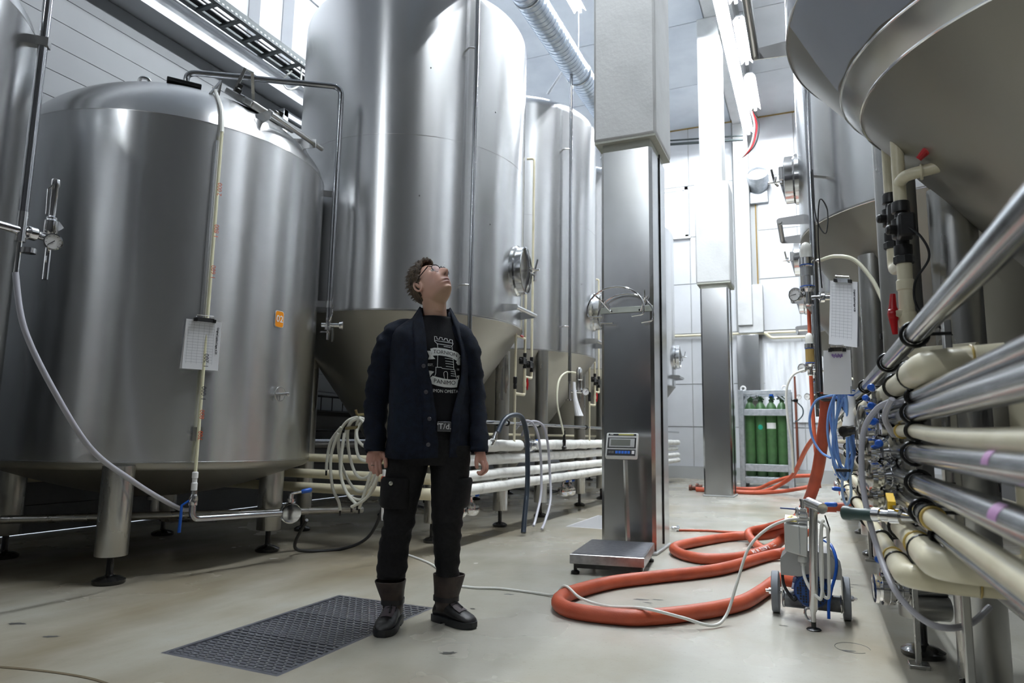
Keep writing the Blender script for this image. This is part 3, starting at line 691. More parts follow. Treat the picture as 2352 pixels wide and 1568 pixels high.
# clear plastic film wrapped round the top of the near cone, with a steel strap under it
rc = lambda z: .055+(1.196-.055)*(z-1.22)/(2.70-1.22) if z < 2.70 else 1.2
obj('cone_strap', MB().lathe([(rc(2.335)+.001, 2.335), (rc(2.34)+.005, 2.338), (rc(2.425)+.005, 2.428), (rc(2.43)+.001, 2.432)], 128, (1.15, 3.10, 0)), STEEL, r1)
obj('strap_edge', MB().ring((1.15, 3.10, 2.336), (0, 0, 1), rc(2.336)+.003, .006, 128, 6), POLISH, r1)
obj('strap_edge', MB().ring((1.15, 3.10, 2.432), (0, 0, 1), rc(2.432)+.003, .005, 128, 6), POLISH, r1)
V = []; na, nz = 60, 8
for j in range(nz+1):
    z = 2.44+.40*j/nz
    for i in range(na+1):
        a = math.radians(190+9*(1-j/nz)**2*-1+105*i/na); rr = rc(z)+.006+.004*math.sin(i*.9+j*.7)
        V.append((1.15+rr*math.cos(a), 3.10+rr*math.sin(a), z))
obj('plastic_film', MB().add(V, [(j*(na+1)+i, j*(na+1)+i+1, (j+1)*(na+1)+i+1, (j+1)*(na+1)+i) for j in range(nz) for i in range(na)]), mat('plastic_film', (.55, .60, .72), .22, 0, alpha=.62, spec=.8), r1, sharp=80)
for a, b, zz in (((.575, 3.35), (.60, 1.6), .44), ((.42, 5.48), (1.85, 5.48), .42)):
    obj('leg_brace', MB().cyl((*a, zz), (*b, zz), .03, 12), STEEL_LEG, r1 if a[1] < 5 else r2)
# thin black wire looped down the second tank's riser
p = pt(*RT2, -147, 0, .14)
tag(obj('black_wire', MB().tube(catmull([(p.x+.03, p.y-.03, 2.95), (p.x+.04, p.y-.03, 2.6), (p.x+.10, p.y-.04, 2.45), (p.x+.12, p.y-.04, 2.62), (p.x+.07, p.y-.05, 2.70), (p.x+.05, p.y-.03, 2.4), (p.x+.06, p.y-.03, 2.05)], 10), .005, 6), BLACK), 'thin black wire looped beside the riser pipe of the right tank', 'wire')

# ============================================================ PRESSURE VALVES ON THE RIGHT RISERS
def spunding(c, s, label, glass):
    """vertical bottle-shaped bubbler, gauge on the left, tee to the right"""
    c = Vector(c); g = thing('pressure_valve', label, 'valve', c, 'pressure valves on the right tanks')
    L = lambda x, y, z: c+Vector((x, y, z))*s
    obj('valve_base', MB().lathe([(.02, -.12), (.03, -.11), (.03, -.02), (.045, 0), (.05, .005), (.05, .02)], 20, c).cyl(L(0, 0, -.06), L(.16, .02, -.06), .022*s, 14).lathe([(.03, 0), (.038, .004), (.038, .03), (.03, .034)], 16, L(.08, .01, -.06), (1, .1, 0)), CHROME, g)
    for zz, rr in ((.022, .049), (.182, .047)): obj('blue_seal', MB().ring(c+Vector((0, 0, zz*s)), (0, 0, 1), rr*s, .004*s, 24, 6), BLUE, g)
    obj('sight_cylinder', MB().lathe([(.046, .022), (.046, .18)], 24, c), glass, g)
    obj('inner_rod', MB().lathe([(.02, .03), (.02, .1), (.03, .105), (.03, .17)], 14, c), SATIN, g)
    obj('valve_head', MB().lathe([(.045, .182), (.052, .186), (.052, .235), (.046, .24)], 24, c), CHROME, g)
    obj('bubble_dome', MB().lathe([(.042, .24), (.042, .29), (.038, .325), (.026, .347), (.011, .357), (0, .36)], 22, c), mat('milky_dome', (.8, .8, .75), .15, trans=.3), g)
    obj('float', MB().lathe([(.0, .268), (.012, .285), (.017, .305), (.014, .318), (0, .322)], 14, c).cyl(L(0, 0, .24), L(0, 0, .27), .003*s, 6), DARKMET, g)
    gauge(g, L(-.085, -.03, -.035), (-.55, -.83, -.03), .047*s, 185)
    obj('gauge_stem', MB().cyl(L(-.06, .0, -.045), L(0, 0, -.045), .014*s, 10), CHROME, g)
    obj('hose_barb', MB().cyl(L(.045, 0, .21), L(.10, -.01, .212), .008*s, 8).lathe([(.010, 0), (.016, .004), (.016, .02), (.010, .024)], 10, L(.07, -.005, .21), (1, -.1, 0)), SATIN, g)
    return g
spunding((-.01, 5.36, 2.05), 1.0, 'big chrome pressure valve with white dome, nearest on the right row', ACRYL)
spunding((-.02, 8.2, 1.78), 1.0, 'chrome pressure valve with amber cylinder, second on the right row', mat('amber', (.6, .42, .15), .1, trans=.6))
spunding((.0, 11.1, 1.63), 1.0, 'small far chrome pressure valve, third on the right row', ACRYL)
p = pt(*RT2, -147, 0, .12)
tag(obj('clear_hose', MB().tube(catmull([(.09, 5.35, 2.262), (.18, 5.3, 2.27), (.30, 5.25, 2.22), (.40, 5.2, 2.06), (.455, 5.15, 1.89), (.475, 5.12, 1.78)], 10), .014, 10), YHOSE), 'pale hose arching from the nearest pressure valve to the cone', 'hose')
b = Vector((.475, 5.12, 1.50))
tag(obj('hose_fitting', MB().lathe([(.022, 0), (.045, .004), (.045, .05), (.03, .055), (.03, .13), (.055, .135), (.055, .17), (.035, .175), (.035, .2), (.018, .21), (.018, .29)], 18, b), DARKMET), 'dark threaded hose fitting below the arching pale hose', 'fitting')
tag(obj('clear_hose', MB().tube(catmull([(.33, 7.7, 1.60), (.42, 7.6, 1.52), (.45, 7.55, 1.38), (.46, 7.5, 1.28)], 8), .012, 8), YHOSE), 'short pale hose behind the printed clipboard', 'hose')
tag(obj('hose_fitting', MB().lathe([(.02, 0), (.04, .004), (.04, .04), (.028, .045), (.028, .1), (.045, .105), (.045, .13), (.016, .14), (.016, .22)], 14, (.46, 7.5, 1.08)), DARKMET), 'small dark hose fitting behind the right hand pipes', 'fitting')
tag(obj('clear_hose', MB().tube(catmull([(-.08, 8.1, 1.72), (-.2, 8.1, 1.66), (-.27, 8.1, 1.5), (-.27, 8.1, 1.2), (-.24, 8.15, .9), (-.24, 8.3, .6)], 8), .013, 8), CABLEW), 'white hose drooping left of the second pressure valve', 'hose')

# ============================================================ CLIPBOARDS
def clipboard(o, ex, ey, w, h, label, lines=14, title=None, curl=.04, nback=1, writing=None, nsheet=2):
    o, ex, ey = Vector(o), Vector(ex).normalized(), Vector(ey).normalized(); nz = ex.cross(ey).normalized()
    g = thing('clipboard', label, 'clipboard', o)
    obj('board', MB().prism([(-w/2, -h), (w/2, -h), (w/2, 0), (-w/2, 0)], .004, o-nz*.006, ex, ey), mat('clip_board', (.30, .32, .34), .3), g)
    def sheet(off, c, sx):
        def fn(x, y): tt = (-y/h)**2; return o+ex*(x+sx*(-y/h))+ey*y+nz*(off+c*tt)
        return fn
    for k in range(nsheet):
        obj('paper_sheet', grid_on(sheet(.001+.002*k, curl*(1 if k == nsheet-1 else .35), -.012*(nsheet-1-k)), -w/2, w/2, -h*1.02, .0, 6, 8), PAPER, g, sharp=80)
    fn = sheet(.0025+.002*nsheet, curl, 0)
    ln = MB()
    for k in range(lines):
        y = -.05*h-h*.88*k/lines; V = [fn(-w*.44+w*.74*i/4, y) for i in range(5)]; V2 = [fn(-w*.44+w*.74*i/4, y-.0012) for i in range(5)]
        ln.add(V+V2, [(i, i+1, 6+i, 5+i) for i in range(4)])
    for k in range(6):
        x = -w*.42+w*.72*k/5; V = [fn(x, -.06*h-h*.85*i/6) for i in range(7)]; V2 = [fn(x+.001, -.06*h-h*.85*i/6) for i in range(7)]
        ln.add(V+V2, [(i, i+1, 8+i, 7+i) for i in range(6)])
    if lines:
        l_ = obj('table_lines', ln, mat('grey_ink', (.25, .26, .3), .6), g, sharp=80); l_['kind'] = 'stuff'
    if title: obj('printed_title', text_on(title, w*.075, lambda x, y: fn(w*.40+y, -h*.12-x), align='LEFT', bold=.0006), INK, g)
    if writing: obj('handwriting', MB().tube([fn(-w*.2+w*.4*k/60, -h*.13+.012*math.sin(k*.9)+.004*math.sin(k*.37)) for k in range(61)], .0013, 4), INKP, g)
    obj('metal_clip', MB().box(o+ey*.004+nz*.01, (w*.52, .014, .028), rot=Matrix((ex, nz, ey)).transposed()).tube([o-ex*w*.24+ey*.02+nz*.01, o-ex*w*.24+ey*.032+nz*.02, o+ex*w*.24+ey*.032+nz*.02, o+ex*w*.24+ey*.02+nz*.01], .003, 6), CHROME, g)
    c = MB().box(o-ex*w*.26+nz*.014, (.022, .02, .022), rot=Matrix((ex, nz, ey)).transposed()); obj('clip_corner', c, BLACK, g)
    c = MB().box(o+ex*w*.26+nz*.014, (.022, .02, .022), rot=Matrix((ex, nz, ey)).transposed()); obj('clip_corner', c, BLACK, g)
    return g
n, t = fr3(-29.5)
clipboard(pt(*T2, -29.5, 1.69, .06), t, (n*.10+Vector((0, 0, 1))), .225, .325, 'white batch sheets on a clipboard clipped to the domed tank beside its sight tube', 15, 'Original Lapland lager 4.20', .02)
clipboard((.22, 5.10, 2.04), (.80, -.42, -.20), (.03, .02, 1), .19, .44, 'printed batch sheet on a clipboard tilted beside the right riser pipe', 18, 'Original Lapland lager 4.20', .02)
clipboard((.155, 5.05, 1.56), (1, .12, 0), (0, .0, 1), .165, .29, 'blank white sheet with purple writing hanging under the printed clipboard', 0, None, -.01, writing=True)
# rolled label under the far valve of the left row
V = []
for j in range(9):
    w_ = .030+.06*(j/8)**2
    for i in range(13):
        a = 2*PI*i/12; V.append((-2.62+w_*math.cos(a)*.5+.10*(j/8)**2*.4, 7.78+w_*math.sin(a)+.08*(j/8)**2, 1.60-.40*j/8))
tag(obj('paper_cone', MB().add(V, [(j*13+i, j*13+i+1, (j+1)*13+i+1, (j+1)*13+i) for j in range(8) for i in range(12)]), PAPER), 'white rolled paper hanging from the valve between the left tanks', 'paper')

# ============================================================ WATER PIPES WITH RED TAPS (cream PVC)
for nm, X, Y, s in (('nearest', .52, 5.0, 1.0), ):
    g = thing('water_pipework', 'cream water pipes with black valves and a red tap behind the right tank', 'pipework', (.36, 3.2, 1.4))
    K = .69; r = .036*K
    def P(px, py, pz): return Vector((.36+(px-.52)*K, 3.13+(py-4.52)*K, .96+(pz-.96)*K))
    yA, yB = 5.02, 4.52
    obj('pvc_riser', MB().cyl(P(X, yA, 3.6), P(X, yA, 2.58), r, 16), PVC, g); obj('pvc_riser', MB().cyl(P(X, yB, 2.80), P(X, yB, 2.36), r, 16), PVC, g)
    for y, zt in ((yA, 2.58), (yB, 2.36)):
        v = obj('motor_valve', MB().lathe([(a_*K, b_*K) for a_, b_ in [(.048, 0), (.05, .01), (.05, .06), (.036, .065), (.036, .10), (.055, .11), (.055, .22), (.036, .23), (.036, .26), (.05, .265), (.05, .32), (.046, .33)]], 20, P(X, y, zt-.31)), BLACK, g)
        obj('actuator', MB().box(P(X+.01, y-.10, zt-.16), (.09*K, .12*K, .14*K)).cyl(P(X, y-.04, zt-.16), P(X-.09, y-.06, zt-.16), .03*K, 12), BLACK, v, bevel=.01)
        obj('union_nut', MB().lathe([(.05*K, 0), (.056*K, .005), (.056*K, .03), (.05*K, .034)], 8, P(X, y, zt-.36)), BLACK, v)
    obj('pvc_elbow', MB().tube(bend([P(X, yA, 2.27), P(X, yA, 2.08), P(X, yB+.03, 2.02)], .05), r*1.12, 16), PVC, g)
    obj('pvc_tee', MB().cyl(P(X, yB, 2.06), P(X, yB, 1.58), r*1.14, 16).lathe([(r*1.2, 0), (r*1.35, .004), (r*1.35, .04), (r*1.2, .044)], 18, P(X, yB, 1.84)).lathe([(r*1.2, 0), (r*1.35, .004), (r*1.35, .06), (r*1.2, .064)], 18, P(X, yB, 1.62)), PVC, g)
    obj('pvc_elbow', MB().tube(bend([P(X, yB, 1.6), P(X, yB, 1.46), P(X+.3, yB-.18, 1.46)], .06), r*1.1, 16), PVC, g)
    h = P(X-.07, yB-.02, 1.70)
    tp = obj('tap_body', MB().cyl(P(X, yB, 1.70), h, .02, 14), PVC, g)
    obj('tap_handle', MB().tube([h+Vector((0, 0, .083)), h+Vector((-.003, 0, .03)), h, h+Vector((-.003, 0, -.03)), h+Vector((0, 0, -.083))], [.010, .015, .024, .015, .010], 10, flat=.8).lathe([(.024, 0), (.025, .007), (.02, .02), (0, .024)], 14, h+Vector((.0, 0, 0)), (-1, 0, 0)), RED, tp)
    obj('pvc_branch', MB().tube(bend([P(X, yB, 2.50), P(X+.02, yB-.12, 2.50), P(X+.22, yB-.16, 2.52)], .03), r*.95, 14).ring(P(X+.1, yB-.135, 2.505), (1, -.1, 0), r*1.1, .006, 16, 6), PVC, g)
    obj('tap_handle', MB().tube([P(X+.08, yB-.2, 2.56), P(X+.12, yB-.22, 2.60), P(X+.18, yB-.24, 2.58)], [.012, .02, .012], 10), RED, g)
    tag(obj('valve_cable', MB().tube(catmull([P(X, yB-.14, 2.2), P(X+.07, yB-.2, 2.1), P(X+.1, yB-.2, 1.98), P(X+.03, yB-.14, 1.85), P(X+.05, yB-.1, 1.7), P(X+.2, yB-.1, 1.55)], 8), .005, 6), BLACKR), 'grey cable trailing from the black valves on the right', 'cable')
def small_pvc(X, Y, zb, k, r, top, label):
    """pair of cream risers with black motor valves, cross link, red taps"""
    g = thing('water_pipework', label, 'pipework', (X, Y, zb), 'cream water pipes with red taps')
    P = lambda dy, dz: Vector((X, Y+dy*k, zb+dz*k)); q = r/.026
    Lp = lambda pr: [(a_*q, b_*k) for a_, b_ in pr]
    obj('pvc_riser', MB().cyl(P(0, 3.2), P(0, .97), r, 12), PVC, g)
    obj('pvc_riser', MB().tube(bend([P(.42, .92), (X, Y+.42*k, top), (X-.08, Y+.42*k-.02, top)], .03), r, 12), PVC, g)
    for dy, dz in ((0, .62), (.42, .57)):
        v = obj('motor_valve', MB().lathe(Lp([(.036, 0), (.038, .06), (.028, .065), (.028, .1), (.046, .11), (.046, .22), (.028, .23), (.038, .3), (.038, .36)]), 12, P(dy, dz)), BLACK, g)
        obj('actuator', MB().box(P(dy-.14, dz+.17), (.10*q, .14*k+.01, .16*k)).cyl(P(dy-.2, dz+.18), P(dy-.30, dz+.18), .03*q, 10), BLACK, v, bevel=.006)
    obj('pvc_elbow', MB().tube(bend([P(.42, .6), P(.42, .42), P(0, .42)], .05*q), r*1.12, 12), PVC, g)
    obj('pvc_tee', MB().tube(bend([P(0, .65), P(0, 0), P(-.55, 0)], .06*q), r*1.15, 12).lathe([(r*1.5, 0), (r*1.5, .1*k)], 12, P(0, .2)), PVC, g)
    h = P(.10, .26)+Vector((.025*q, 0, 0))
    obj('tap_handle', MB().tube([h+Vector((0, 0, .14*k)), h, h-Vector((0, 0, .14*k))], [.012*q, .030*q, .012*q], 8), RED, g)
    obj('pvc_riser', MB().cyl(P(-.55, 1.7), P(-.55, -1.2), r*.95, 10), PVC, g)
    obj('pvc_link', MB().cyl(P(-.55, 1.32), P(0, 1.32), r*.9, 10), PVC, g)
    h = P(-.28, 1.34)+Vector((.03*q, 0, 0)); obj('tap_handle', MB().tube([h-Vector((0, .1*k, 0)), h, h+Vector((0, .1*k, 0))], [.010*q, .024*q, .010*q], 8), RED, g)
    obj('check_valve', MB().lathe(Lp([(.03, 0), (.036, .02), (.036, .1), (.03, .12), (.04, .13), (.04, .27), (.028, .28)]), 10, P(-.55, .1)), BLACK, g)
small_pvc(-2.77, 6.60, 1.375, .45, .0135, 4.04, 'cream water pipes with black valves between the two tall tanks behind the man')
small_pvc(-2.77, 9.12, 1.38, .45, .0135, 3.2, 'cream water pipes with black valves beside the left edge of the column')
small_pvc(.55, 7.62, 1.66, .55, .027, 2.6, 'cream water pipes with a red tap behind the printed clipboard')
small_pvc(.50, 10.4, 1.55, .5, .026, 2.6, 'small far cream water pipes with a red tap at the end of the right row')

# pole valve assembly of the second tall tank
p = pt(*T4, -30, 0, .10)
g = thing('pressure_valve', 'pressure valve with gauge hanging on the riser between the left tanks', 'valve', (p.x, p.y, 1.5))
obj('valve_cross', MB().lathe([(.05, -.02), (.05, 0), (.02, .005), (.02, .22)], 14, (p.x, p.y, 1.40)).cyl((p.x, p.y, 1.5), (p.x+.1, p.y+.16, 1.5), .02, 10), CHROME, g)
obj('sight_cylinder', MB().lathe([(.03, 0), (.034, .02), (.034, .14), (.042, .15), (.042, .2), (.036, .2), (.036, .27), (.02, .30), (0, .31)], 16, (p.x+.08, p.y+.13, 1.5)), CHROME, g)
gauge(g, (p.x+.16, p.y+.14, 1.5), (.6, -.75, 0), .045, 40)
tag(obj('clear_hose', MB().tube(catmull([(p.x+.05, p.y+.08, 1.73), (p.x-.02, p.y-.08, 1.72), (p.x-.05, p.y-.25, 1.6), (p.x-.04, p.y-.33, 1.35), (p.x+.0, p.y-.3, 1.12), (p.x+.03, p.y-.27, .96)], 8), .012, 8), YHOSE), 'pale hose looping from the valve between the left tanks', 'hose')
tag(obj('hose_fitting', MB().lathe([(.025, 0), (.03, .03), (.018, .04), (.022, .1), (.014, .12), (.014, .22)], 12, (p.x+.03, p.y-.27, .8)), DARKMET), 'dark hose fitting at the end of the looping pale hose', 'fitting')
# ============================================================ RIGHT PIPE RACK
XP = .27
def pipe_run(label, x, z, y0, y1, r, m, clamps, ext=None, strut=True, name='process_pipe', group='pipes along the right tanks'):
    g = thing(name, label, 'pipe', (x, (y0+y1)/2, z), group)
    path = ext if ext else [(x, y0, z), (x, y1, z)]
    obj('pipe', MB().tube(path, r, 18), m, g)
    for y in clamps: clampring(g, (x, y, z), (0, 1, 0), r, (x+.09, y, z-.0))
    return g
CL = [1.9, 2.42, 3.55, 4.3, 5.1, 6.0, 7.0, 8.0]
pA = pipe_run('thick steel pipe highest on the right, crossing above the cream pipe', XP, 1.262, .75, 10.5, .028, PIPE_ST, [2.22, 3.0, 4.3, 5.6, 7.0])
# cream pipe with elbow and down-leg
g = thing('process_pipe', 'cream pipe just under the top steel pipe, bending down at its near end', 'pipe', (XP, 5, 1.15), 'pipes along the right tanks')
obj('pipe', MB().cyl((XP, 2.12, 1.152), (XP, 10.5, 1.152), .034, 18), PVC, g)
obj('elbow', MB().tube(bend([(XP, 2.35, 1.152), (XP, 2.02, 1.152), (XP+.16, 1.98, 1.16)], .07, 9), .042, 18), PVC, g)
obj('cross_pipe', MB().tube(bend([(XP+.1, 1.985, 1.158), (XP+.195, 1.975, 1.160), (XP+.20, 1.985, .35)], .07, 9), .040, 18), PVC, g)
obj('glue_joint', MB().ring((XP+.09, 1.99, 1.157), (1, 0, 0), .041, .003, 24, 6), PVCJ, g)
for y in (2.28, 2.75, 3.6, 4.5, 5.6, 7): clampring(g, (XP, y, 1.152), (0, 1, 0), .034, (XP+.09, y, 1.13))
p3_ = pipe_run('thin steel pipe under the cream elbow on the right', XP, 1.09, .75, 2.95, .018, PIPE_ST, [2.30])
p4_ = pipe_run('thick clear-looking steel pipe second below the cream elbow', XP, 1.045, .75, 3.0, .028, PIPE_ST, [2.33])
g5 = thing('process_pipe', 'gently sagging cream pipe in the middle of the right pipe stack', 'pipe', (XP, 2, .975), 'pipes along the right tanks')
obj('pipe', MB().tube(catmull([(XP, .7, .962), (XP, 1.3, .963), (XP, 1.9, .975), (XP, 2.35, .992), (XP, 2.72, .995), (XP, 2.9, .990)], 6), .021, 16), PVC, g5)
obj('glue_joint', MB().ring((XP, 2.66, .995), (0, 1, 0), .023, .004, 20, 6), PVCJ, g5); clampring(g5, (XP, 2.32, .991), (0, 1, 0), .021, (XP+.09, 2.32, .99))
p6_ = pipe_run('steel pipe with a small purple tag, upper of the tagged pair', XP, .925, .75, 2.85, .028, PIPE_ST, [2.38])
p7_ = pipe_run('steel pipe with a large purple tag, lower of the tagged pair', XP, .842, .75, 2.8, .028, PIPE_ST, [2.32])
g8 = thing('process_pipe', 'steel pipe turning into cream plastic low on the right', 'pipe', (XP, 2, .76), 'pipes along the right tanks')
obj('pipe', MB().cyl((XP, 2.14, .765), (XP, 2.75, .765), .026, 16), PIPE_ST, g8); obj('plastic_pipe', MB().cyl((XP, .7, .762), (XP, 2.12, .765), .025, 16), PVC, g8)
obj('coupling', MB().lathe([(.03, 0), (.034, .004), (.034, .05), (.03, .054)], 20, (XP, 2.10, .765), (0, 1, 0)), DARKMET, g8); obj('glue_joint', MB().ring((XP, 2.09, .765), (0, 1, 0), .028, .004, 20, 6), PVCJ, g8)
clampring(g8, (XP, 2.28, .765), (0, 1, 0), .026, (XP+.09, 2.28, .765))
p9_ = pipe_run('thin dark steel pipe running just above the lowest cream pipes', XP+.02, .712, .75, 6.0, .012, PIPE_ST, [2.2, 3.1])
for lab, x, z, ye, r in (('lower cream pipe pair, upper one, ending in a fat elbow', XP, .655, 2.12, .040), ('lowest cream pipe nearest the aisle, ending in an elbow', XP-.045, .575, 2.38, .033)):
    g = thing('process_pipe', lab, 'pipe', (x, 5, z), 'pipes along the right tanks')
    obj('pipe', MB().cyl((x, ye+.08, z), (x, 11, z), r*.84, 18), PVC, g)
    obj('elbow', MB().tube(bend([(x, ye+.22, z), (x, ye-.06, z), (x+.17, ye-.09, z-.0)], .07, 9), r*1.03, 20), PVC, g)
    obj('cross_pipe', MB().cyl((x+.13, ye-.085, z), (x+.8, ye-.1, z), r, 18), PVC, g)
    obj('glue_joint', MB().ring((x, ye+.32, z), (0, 1, 0), r*.9, .004, 20, 6), PVCJ, g); obj('glue_joint', MB().ring((x+.17, ye-.087, z), (1, 0, 0), r*1.01, .003, 20, 6), PVCJ, g)
    for y in (ye+.18, ye+.75, 3.9, 4.9, 6.2, 7.6): clampring(g, (x, y, z), (0, 1, 0), r*.84, (x+.10, y, z+.02))
# shorter far continuation runs behind the valves
for lab, z, r, m in (('far steel pipe at elbow height beyond the valve stack', 1.045, .022, PIPE_ST), ('far clear pipe second below the cream pipe, beyond the valve stack', .985, .022, PIPE_ST),
                     ('far blue-tinted steel pipe in the middle beyond the valve stack', .905, .024, PIPE_ST), ('far steel pipe low beyond the valve stack', .835, .024, PIPE_ST)):
    pipe_run(lab, XP, z, 3.35, 10.5, r, m, [3.6, 4.2, 5.0, 6.0, 7.2])
for lab, pth, r in (('far cream pipe with a raised kink beyond the valves', [(XP, 3.3, .935), (XP, 3.7, .955), (XP, 4.2, .97), (XP, 4.35, .93), (XP, 5.2, .93), (XP, 5.35, .96), (XP, 6.5, .96), (XP, 10.5, .95)], .022),
                    ('far cream pipe with a lowered kink beyond the valves', [(XP, 3.35, .73), (XP, 3.9, .765), (XP, 4.5, .775), (XP, 5.0, .79), (XP, 6.2, .84), (XP, 7.5, .86)], .022)):
    g = thing('process_pipe', lab, 'pipe', (XP, 5, pth[0][2]), 'pipes along the right tanks'); obj('pipe', MB().tube(bend(pth, .08, 4), r, 14), PVC, g)
    for i in (1, 2): clampring(g, pth[i], (0, 1, 0), r, (XP+.09, pth[i][1], pth[i][2]))
# support posts of the rack
for k, y in enumerate((2.36, 3.55, 5.0, 6.4)):
    tag(obj('rack_post', MB().box((XP+.10, y, .66), (.022, .03, 1.32)).box((XP+.10, y, .008), (.08, .08, .016)), STEEL_LEG, bevel=.003),
        ['slim steel post carrying the right pipes at their near end', 'second slim post carrying the right pipes, behind the valves', 'third slim post carrying the right pipes', 'farthest slim post carrying the right pipes'][k], 'post', 'pipe rack posts')
# purple tags
for pp, y, z, r, w_ in ((p6_, 1.30, .925, .0285, .05), (p7_, 1.28, .842, .0285, .06)):
    V = []
    for j in range(2):
        for i in range(7):
            a = math.radians(112+11*i); V.append((XP+r*math.cos(a), y+w_*(j-.5), z+r*math.sin(a)))
    obj('purple_tag', MB().add(V, [(i, i+1, 8+i, 7+i) for i in range(6)]), PURP, pp)
# valve stack
for pp, z, y, hs in ((p4_, 1.045, 2.98, (-.25, -.6, .2)), (g5, .985, 2.92, (-.3, -.5, .0)), (p6_, .925, 2.86, (-.3, -.5, .0)), (p7_, .842, 2.82, (-.25, -.9, .1)), (g8, .765, 2.88, (-.4, .6, .1))):
    butterfly(pp, (XP-.045, y, z), (-.95, -.28, -.05), .034, (-.1, 0, 1), hs, .05, cap=True)
for pp, z, y in ((p4_, 1.02, 3.2), (g5, .965, 3.18), (p7_, .80, 3.12)):
    butterfly(pp, (XP-.05, y, z), (-.95, -.28, 0), .032, (-.2, 0, 1), (-.4, -.6, .3), .05, cap=True)
# front drain tap with yellow lever and green-taped end
g = thing('drain_tap', 'steel ball tap with a yellow lever sticking out toward the aisle', 'tap', (XP-.06, 2.55, .72))
obj('tap_pipe', MB().cyl((XP+.04, 2.52, .722), (XP-.10, 2.62, .715), .016, 12), SATIN, g)
obj('tap_body', MB().lathe([(.018, 0), (.026, .006), (.026, .04), (.02, .045), (.02, .07), (.024, .075), (.024, .1)], 14, (XP-.02, 2.565, .72), (-.8, .6, -.03)), CHROME, g)
obj('taped_end', MB().lathe([(.019, 0), (.021, .02), (.019, .05), (.021, .08), (.024, .085), (.024, .11), (.014, .112), (.014, .09)], 14, (XP-.10, 2.62, .715), (-.8, .6, -.03)), mat('green_tape', (.03, .06, .055), .4), g)
obj('tap_lever', MB().cyl((XP-.055, 2.59, .74), (XP-.055, 2.59, .77), .008, 8).box((XP-.055, 2.56, .775), (.022, .075, .012), rot=Matrix.Rotation(.3, 3, 'X')), YEL, g)
# hanging braided hose at the valve stack
tag(obj('braided_hose', MB().tube(catmull([(XP-.02, 2.66, 1.10), (XP-.07, 2.72, 1.07), (XP-.115, 2.74, .98), (XP-.125, 2.70, .80), (XP-.10, 2.60, .62), (XP-.06, 2.46, .5), (XP+.02, 2.42, .43), (XP+.12, 2.5, .42), (XP+.2, 2.6, .46)], 10), .0095, 10), GREYHOSE),
    'grey braided hose hanging over the right valve stack and looping below', 'hose')
tag(obj('braided_hose', MB().tube(catmull([(XP-.03, 2.60, 1.10), (XP-.05, 2.66, 1.04), (XP-.02, 2.72, .98)], 8), .010, 8), GREYHOSE), 'short grey hose beside the topmost blue valve grip', 'hose')
g = thing('sample_cock', 'small brass sample cock beyond the valve stack', 'tap', (XP-.05, 3.4, 1.06))
obj('cock_body', MB().cyl((XP, 3.5, 1.04), (XP-.14, 3.32, 1.0), .02, 10).lathe([(.012, 0), (.024, .004), (.024, .03), (.012, .034)], 12, (XP-.14, 3.32, 1.0), (-.6, -.8, -.1)), DARKMET, g)
obj('cock_lever', MB().box((XP-.06, 3.42, 1.075), (.06, .02, .02), .6), YEL, g)
# low outlets with butterfly valves by the tank legs
g = thing('outlet_manifold', 'low butterfly valve connected to the orange hose beside the right tank leg', 'valve', (.3, 5.75, .46))
obj('outlet_pipe', MB().cyl((.30, 5.75, .46), (.95, 5.95, .5), .03, 14), PIPE_ST, g)
butterfly(g, (.27, 5.74, .465), (1, .1, 0), .04, (0, 0, 1), (-1, -.25, .1), .17)
for k, (x, y, z, lab) in enumerate(((.27, 3.62, .30, 'low butterfly valve behind the braided hose loop'), (.27, 8.4, .42, 'far low butterfly valve beside a right tank leg'), (.25, 9.6, .40, 'farthest low butterfly valve by the right tanks'))):
    g = thing('outlet_manifold', lab, 'valve', (x, y, z))
    obj('outlet_pipe', MB().cyl((x+.04, y, z), (x+.75, y+.15, z+.05), .03, 12), PIPE_ST, g)
    butterfly(g, (x, y, z), (1, .1, 0), .042, (0, 0, 1), (-.3, -.9, .1), .12, cap=True)
    obj('drain_stub', MB().lathe([(.05, 0), (.055, .005), (.055, .14), (.05, .145)], 18, (x+.1, y+.02, z-.07), (1, .2, 0)), STEEL_LEG, g)

# ============================================================ LEFT PIPES: cream cross legs, white insulation along the tanks
XI, YC = -2.80, 4.86
for lab, z, ri, rp_, yc, x in (('upper white insulated pipe turning the corner behind the man', .725, .050, .036, YC+.16, XI-.02), ('middle white insulated pipe turning the corner behind the man', .590, .050, .040, YC+.06, XI), ('lowest white insulated pipe turning the corner behind the man', .475, .050, .042, YC, XI+.02)):
    g = thing('insulated_pipe', lab, 'pipe', (x, 6, z), 'insulated pipes along the left tanks')
    obj('pvc_pipe', MB().cyl((-6.45, yc, z), (x-.1, yc, z), rp_, 16), PVC, g)
    obj('elbow', MB().tube(bend([(x-.18, yc, z), (x, yc, z), (x, yc+.2, z)], .08, 9), rp_*1.15, 18), PVC, g)
    mb = MB(); y = yc+.16; pth = []; rr = []
    while y < 15.5: pth.append((x+random.uniform(-.003, .003), y, z+random.uniform(-.004, .004))); rr.append(ri*random.uniform(.96, 1.05)); y += .16
    obj('insulation', mb.tube(pth, rr, 16), INSUL, g, sharp=80)
g = thing('insulated_pipe', 'topmost white insulated pipe, interrupted by a butterfly valve', 'pipe', (XI, 6, .855), 'insulated pipes along the left tanks')
for a, b in ((5.35, 6.58), (6.95, 15.5)):
    pth = []; y = a; rr = []
    while y < b+.01: pth.append((XI, y, .855+random.uniform(-.004, .004))); rr.append(.056*random.uniform(.96, 1.05)); y += .15
    obj('insulation', MB().tube(pth, rr, 16), INSUL, g, sharp=80)
